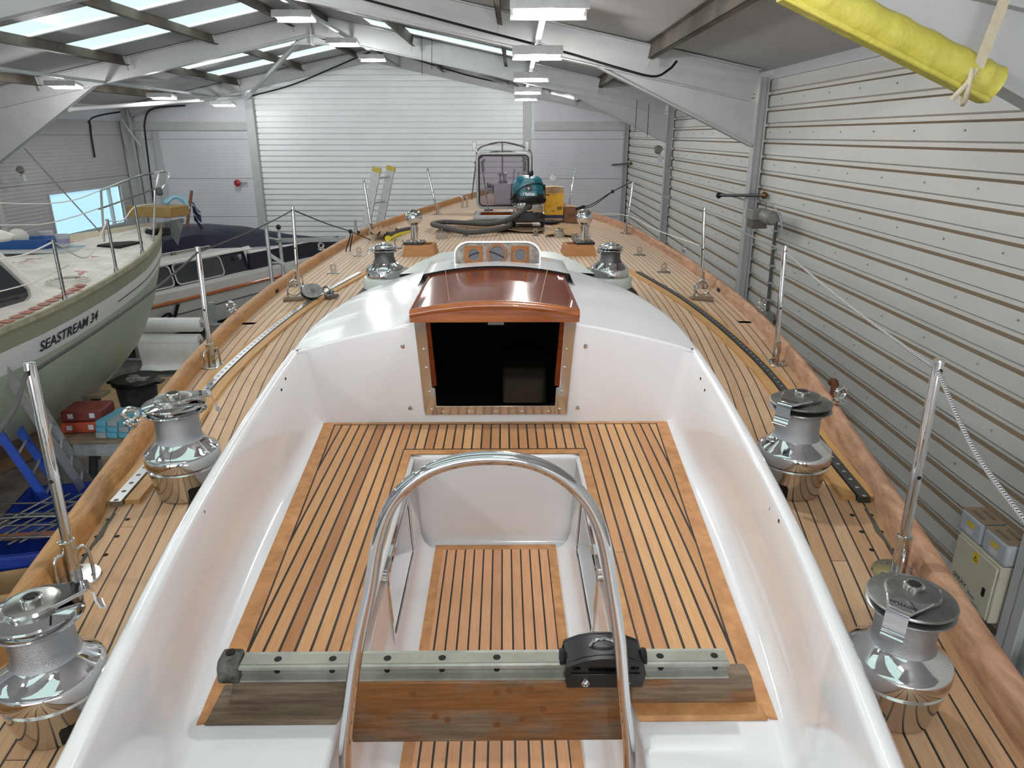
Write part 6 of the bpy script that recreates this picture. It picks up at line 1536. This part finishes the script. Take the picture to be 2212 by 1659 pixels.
# ================================================================ rolls, bin, ladders and clutter on the shed floor
# glass cloth rolls on a stand
rk = thing('cloth_stand', 'grey floor stand holding rolls of white glass cloth beside the yacht', 'stand', (-5.3, 11.2, FZ))
for x in (-.62, .66):
    obj('upright', MB().box(x - .04, x + .04, -.05, .05, 0, 1.12), Mt['galv'], rk, bevel=.004); obj('foot', MB().box(x - .04, x + .04, -.4, .4, 0, .05), Mt['galv'], rk); obj('head_plate', MB().box(x - .07, x + .07, -.06, -.05, .86, 1.08), Mt['galv'], rk)
for z in (.78, .50, .2): obj('axle', MB().tube([(-.78, -.1, z), (.84, -.1, z)], .025, 10), Mt['galv'], rk)
Mt['cloth'] = mat('white_glass_cloth', (246, 249, 249), .5, var=.06, vscale=12, bump=.2, bscale=200)
for k, (z, r_, dx, lb) in enumerate(((.78, .115, 0, 'topmost roll of white glass cloth on the grey stand'), (.50, .125, -.06, 'middle roll of white glass cloth on the grey stand, partly unrolled'), (.2, .11, 0, 'lowest roll of white glass cloth on the grey stand'))):
    t = thing('cloth_roll', lb, 'roll', (-5.3, 11.1, FZ + z), (0, 0, 0), 'glass cloth rolls')
    rl = MB().lathe([(.03, -.5), (r_ - .008, -.5), (r_, -.49), (r_, .49), (r_ - .008, .5), (.03, .5)], (dx, 0, 0), 28, M4.Rotation(PI/2, 3, 'Y')); obj('roll', rl, Mt['cloth'], t)
    obj('core', MB().lathe([(.028, -.505), (.04, -.505), (.04, .505), (.028, .505)], (dx, 0, 0), 16, M4.Rotation(PI/2, 3, 'Y')), Mt['card'], t)
    if k == 1:
        sh = MB(); sh.grid([[(-.48 + .96 * i / 6 + dx * .3, -.126 - .02 * math.sin(j * .8) - (.1 if j > 6 else 0), .0 - .06 * j + .01 * math.sin(i * 2 + j)) for j in range(8)] for i in range(7)]); obj('hanging_end', sh, Mt['cloth'], t)
# black rubbish bin
bn = thing('rubbish_bin', 'black rubbish bin full of waste under the green boat bow', 'bin', (-4.76, 8.8, FZ))
obj('body', MB().lathe([(.19, 0), (.2, .01), (.25, .62), (.235, .62), (.19, .05)], n=32), mat('scuffed_black_bin', (30, 30, 31), .5, var=.5, vscale=12, c2=(58, 59, 61)), bn)
obj('rim', MB().lathe([(.25, .6), (.285, .6), (.29, .63), (.265, .66), (.24, .655)], n=32), Mt['black'], bn)
for sx in (-1, 1): obj('grip', MB().box(sx * .28 - .04 + .03 * sx, sx * .28 + .04 + .03 * sx, -.07, .07, .6, .63), Mt['black'], bn, bevel=.01)
tr_ = MB()
for k in range(9): a = k * 2.4; tr_.ball((.12 * math.cos(a) * (k % 3) / 2, .12 * math.sin(a) * (k % 3) / 2, .62 + .03 * (k % 2)), .07, 8, (1.2, .8, .7))
o_ = obj('waste', tr_, mat('paper_waste', (150, 146, 140), .8, var=.4, vscale=14), bn); o_['kind'] = 'stuff'
# cardboard on the floor
for (u, v_, w, h, rz, lb) in ((350, 845, .9, .7, .3, 'flat brown cardboard sheet on the floor by the black bin'), (120, 1060, 1.3, 1.0, .8, 'dusty pale dust sheet spread on the floor under the ladders')):
    p = atz(u, v_, FZ + .01); o = obj('floor_sheet', MB().box(-w, w, -h, h, -.004, .004), Mt['card'] if 'card' in lb else mat('dust_sheet', (176, 160, 148), .85, c2=(120, 112, 106), vscale=3)); o.location = p; o.rotation_euler = (0, 0, rz); tag(o, lb, 'sheet', 'sheets on the floor')
# work bench with boxes of abrasives
bx0 = thing('work_bench', 'low bench between the boats, loaded with blue abrasive boxes', 'bench', (-4.05, 6.9, FZ))
obj('top', MB().box(-.55, .5, -.3, .45, .70, .74), Mt['greywood'], bx0, bevel=.004); obj('apron', MB().box(-.5, .45, -.27, -.25, .56, .699), Mt['galv'], bx0)
for x in (-.48, .43):
    for y in (-.24, .4): obj('leg', MB().box(x - .03, x + .03, y - .03, y + .03, 0, .70), Mt['galv'], bx0)
Mt['abr'] = mat('turquoise_box', (84, 150, 172), .6, var=.2, vscale=10); Mt['abr2'] = mat('faded_grey_box', (136, 146, 150), .7, var=.2, vscale=10)
k = 0
nmx = ['far left', 'left of centre', 'centre', 'right of centre', 'far right']
for i in range(5):
    for j in range(3):
        o = obj('abrasive_box', MB().box(-.055, .055, -.2, .2, 0, .055), Mt['abr'] if (i + j) % 3 else Mt['abr2'], bevel=.003)
        o.location = (-4.02 + i * .115, 6.86 + .02 * ((i * 3 + j) % 3), FZ + .741 + j * .056); o.rotation_euler = (0, 0, -.15)
        tag(o, '%s abrasive box, %s of the %s pile on the bench' % ('blue' if (i + j) % 3 else 'grey', ['at the bottom', 'in the middle', 'on top'][j], nmx[i]), 'box', 'abrasive boxes')
for k, (x, y, z, lb) in enumerate(((-4.33, 6.95, .741, 'orange tool case at the left end of the bench, lower one'), (-4.31, 6.97, .862, 'red tool case stacked on the orange one on the bench'))):
    t = thing('tool_case', lb, 'tool case', (x, y, FZ + z), (0, 0, .1), 'tool cases'); obj('case', MB().box(-.2, .2, -.16, .16, 0, .115), mat('tool_orange', (156, 60, 32), .6) if k == 0 else mat('tool_red', (104, 38, 34), .6), t, bevel=.015); obj('clip', MB().box(-.13, -.08, -.17, -.161, .04, .09).box(.08, .13, -.17, -.161, .04, .09), Mt['panel'], t)
# boat prop
pr_t = thing('boat_prop', 'dark tubular boat prop holding up the green hull', 'prop', (-4.55, 7.3, FZ))
obj('outer_tube', MB().tube([(-.05, 0, .0), (.06, 0, .55)], .06, 14), mat('prop_grey', (84, 88, 92), .5, .4), pr_t); obj('inner_tube', MB().tube([(.05, 0, .5), (.16, 0, .98)], .045, 14), mat('prop_grey', (96, 98, 98), .5, .4), pr_t); obj('pad', MB().box(.06, .26, -.1, .1, .97, 1.0, M4.Rotation(-.3, 3, 'Y') if False else None), Mt['greywood'], pr_t); obj('foot_plate', MB().box(-.2, .1, -.15, .15, 0, .015), Mt['galv'], pr_t)
# ladders leaning on the green boat
def ladder(p0, p1, w, n, label, railm, group, name='ladder', rung=(-1, 0, 0), tips=None, sw=(.028, .075)):
    p0, p1 = V(p0), V(p1); t = thing(name, label, 'ladder', p0, (0, 0, 0), group); d = p1 - p0; r_ = V(rung).normalized() * w / 2; nrm = d.cross(r_).normalized()
    for sg in (1, -1): obj('rail', MB().bar(r_ * sg, d + r_ * sg, sw[0], sw[1], nrm), railm, t, bevel=.004)
    for k in range(n):
        q = d * ((k + .6) / n); obj('rung', MB().tube([q - r_, q + r_], .014, 10), Mt['alu'], t)
    if tips:
        for sg in (1, -1): obj('end_cap', MB().bar(d * .985 + r_ * sg, d * 1.003 + r_ * sg, sw[0] + .006, sw[1] + .006, nrm), tips, t)
    return t
Mt['blue_lad'] = mat('blue_ladder_paint', (34, 72, 168), .45, var=.15, vscale=20)
ladder(aty(150, 1118, 6.35), aty(-30, 858, 6.1), .42, 6, 'blue-railed aluminium ladder leaning on the green boat at lower left', Mt['blue_lad'], 'ladders', rung=(.35, -.9, .0))
ladder(atz(208, 1085, FZ), aty(-10, 745, 5.9), .40, 9, 'bare aluminium ladder leaning on the green boat behind the blue one', Mt['alu'], 'ladders', rung=(.45, -.85, 0))
lt_, lb_ = aty(830, 362, 9.9), aty(801, 510, 9.9); lf_ = lt_ + (lb_ - lt_) * ((lt_.z - FZ) / (lt_.z - lb_.z))
ladder(lf_, lt_, .42, 10, 'aluminium ladder with yellow tips propped behind the port bow rail', Mt['alu'], 'ladders', rung=(.28, .9, 0), sw=(.03, .115), tips=mat('yellow_tip', (170, 156, 70), .7))
# aluminium access tower
tw = thing('access_tower', 'aluminium access tower frame standing by the port side', 'tower', (-3.35, 10.4, FZ))
def tp_(u, v_, y): return aty(u, v_, y) - V((-3.35, 10.4, FZ))
legs = [((575, 495), 10.1), ((603, 505), 11.0), ((768, 490), 10.6)]
for (u, v_), y in legs:
    a = tp_(u, v_, y); obj('post', MB().tube([a, (a.x, a.y, .02)], .026, 10), Mt['alu'], tw); obj('spigot', MB().tube([a, a + V((0, 0, .1))], .02, 8), Mt['galv'], tw)
A_, B_, C_ = tp_(575, 495, 10.1), tp_(603, 505, 11.0), tp_(768, 490, 10.6)
for k in range(6):
    obj('rung', MB().tube([(A_.x, A_.y, A_.z - .12 - .35 * k), (B_.x, B_.y, B_.z - .1 - .35 * k)], .018, 8), Mt['alu'], tw)
obj('top_bar', MB().bar((B_.x - .05, B_.y, B_.z - .1), (C_.x + .05, C_.y, C_.z - .18), .03, .06), Mt['alu'], tw)
obj('brace', MB().bar((A_.x, A_.y, A_.z - .35), (C_.x, C_.y, C_.z - 1.3), .03, .05), Mt['alu'], tw); obj('brace', MB().bar((A_.x, A_.y, A_.z - 1.5), (C_.x, C_.y, C_.z - .25), .03, .05), Mt['alu'], tw)
obj('clip', MB().ball((B_.x, B_.y, B_.z + .1), .04, 10), Mt['matt_black'], tw)
# metal trestle and blue crates below the port rail
rc = thing('wire_rack', 'heap of steel rod racks lying on blue crates at lower left', 'rack', tuple(atz(110, 1130, FZ + .42) ))
m_ = MB()
for k in range(6): m_.tube([(-.55 + .1 * k, -.35, .0 + .02 * (k % 2)), (-.2 + .12 * k, .45, .05)], .011, 6)
for k in range(4): m_.tube([(-.6, -.3 + .2 * k, .03), (.5, -.26 + .2 * k, .03)], .011, 6)
m_.tube(curve_pts([(-.3, -.3, .02), (-.3, -.3, .2), (.35, -.25, .2), (.35, -.25, .02)], 5), .012, 6)
obj('rods', m_, Mt['dullsteel'], rc)
Mt['crate'] = mat('blue_crate', (26, 56, 150), .5, var=.2)
for k, (u, v_, lb) in enumerate(((60, 1200, 'blue plastic crate at lower left beneath the rod racks, nearer one'), (150, 1130, 'blue plastic crate beneath the rod racks, farther one'))):
    p = atz(u, v_, FZ + .2) + V((-.12, .2, 0)) * (k * 1.0); t = thing('crate', lb, 'crate', (p.x, p.y, FZ), (0, 0, .2), 'blue crates')
    rows = [[(a, b, 0) for a, b in rrect(-.36, .36, -.24, .24, .03, 3)], [(a, b, .37) for a, b in rrect(-.4, .4, -.27, .27, .03, 3)], [(a, b, .37) for a, b in rrect(-.38, .38, -.25, .25, .03, 3)], [(a, b, .03) for a, b in rrect(-.34, .34, -.22, .22, .03, 3)]]
    m_ = MB().grid(rows, closed=True); m_.add(rows[3], [tuple(range(len(rows[3])))]); obj('body', m_, Mt['crate'], t, sharp=30); obj('rim', MB().grid([[(a, b, .34) for a, b in rrect(-.42, .42, -.29, .29, .03, 3)], [(a, b, .375) for a, b in rrect(-.42, .42, -.29, .29, .03, 3)]], closed=True), Mt['crate'], t)
p = atz(75, 1158, FZ + .42); o = obj('timber_pole', MB().tube([p + V((-.9, -.1, 0)), p + V((.7, .1, 0))], .03, 10), mat('pole_wood', (132, 86, 58), .6)); tag(o, 'brown timber pole with tape lying across the blue crates', 'pole')
for k, (u, v_, w, h, lb) in enumerate(((40, 1275, .32, .25, 'open brown carton on the floor at the left edge, upper one'), (15, 1345, .3, .3, 'open brown carton on the floor at the left edge, lower one'))):
    p = atz(u, v_, FZ + .25); t = thing('floor_carton', lb, 'box', (p.x - .05, p.y, FZ), (0, 0, .3), 'floor cartons')
    rows = [[(-w, -w, 0), (w, -w, 0), (w, w, 0), (-w, w, 0)], [(-w, -w, h), (w, -w, h), (w, w, h), (-w, w, h)], [(-w + .01, -w + .01, h), (w - .01, -w + .01, h), (w - .01, w - .01, h), (-w + .01, w - .01, h)], [(-w + .01, -w + .01, .02), (w - .01, -w + .01, .02), (w - .01, w - .01, .02), (-w + .01, w - .01, .02)]]
    m_ = MB().grid(rows, closed=True); m_.add(rows[3], [(0, 1, 2, 3)]); obj('body', m_, Mt['card'], t, sharp=10); obj('flap', MB().add([(w, -w, h), (w, w, h), (w + .2, w, h + .06), (w + .2, -w, h + .06)], [(0, 1, 2, 3)]), Mt['card'], t)
# yellow and red odds and ends by the right-hand wall
for k, (u, v_, col, lb) in enumerate(((2045, 1232, (150, 120, 80), 'brown tape roll on the floor beside the cream cabinet'), (2048, 1245, (170, 50, 40), 'red tin on the floor beside the cream cabinet'))):
    p = batx(u, v_, XR - .35); o = bobj('tin', MB().lathe([(.09, 0), (.09, .2), (.07, .2), (.07, .05)], (p.x, p.y, FZ), 18), mat('tin_colour', col, .5)); tag(o, lb, 'tin')
# yacht cradle props
for sg in (1, -1):
    for y in (1.5, 6.5):
        x = sg * hb(y) * .62; o = obj('cradle_prop', MB().tube([(sg * hb(y) * 1.0, y, FZ), (x, y, -1.22)], .05, 10), mat('prop_grey', (96, 98, 98), .5, .4)); tag(o, 'steel cradle prop under the yacht hull, %s side %s' % ('starboard' if sg > 0 else 'port', 'aft' if y < 3 else 'forward'), 'prop', 'yacht props')
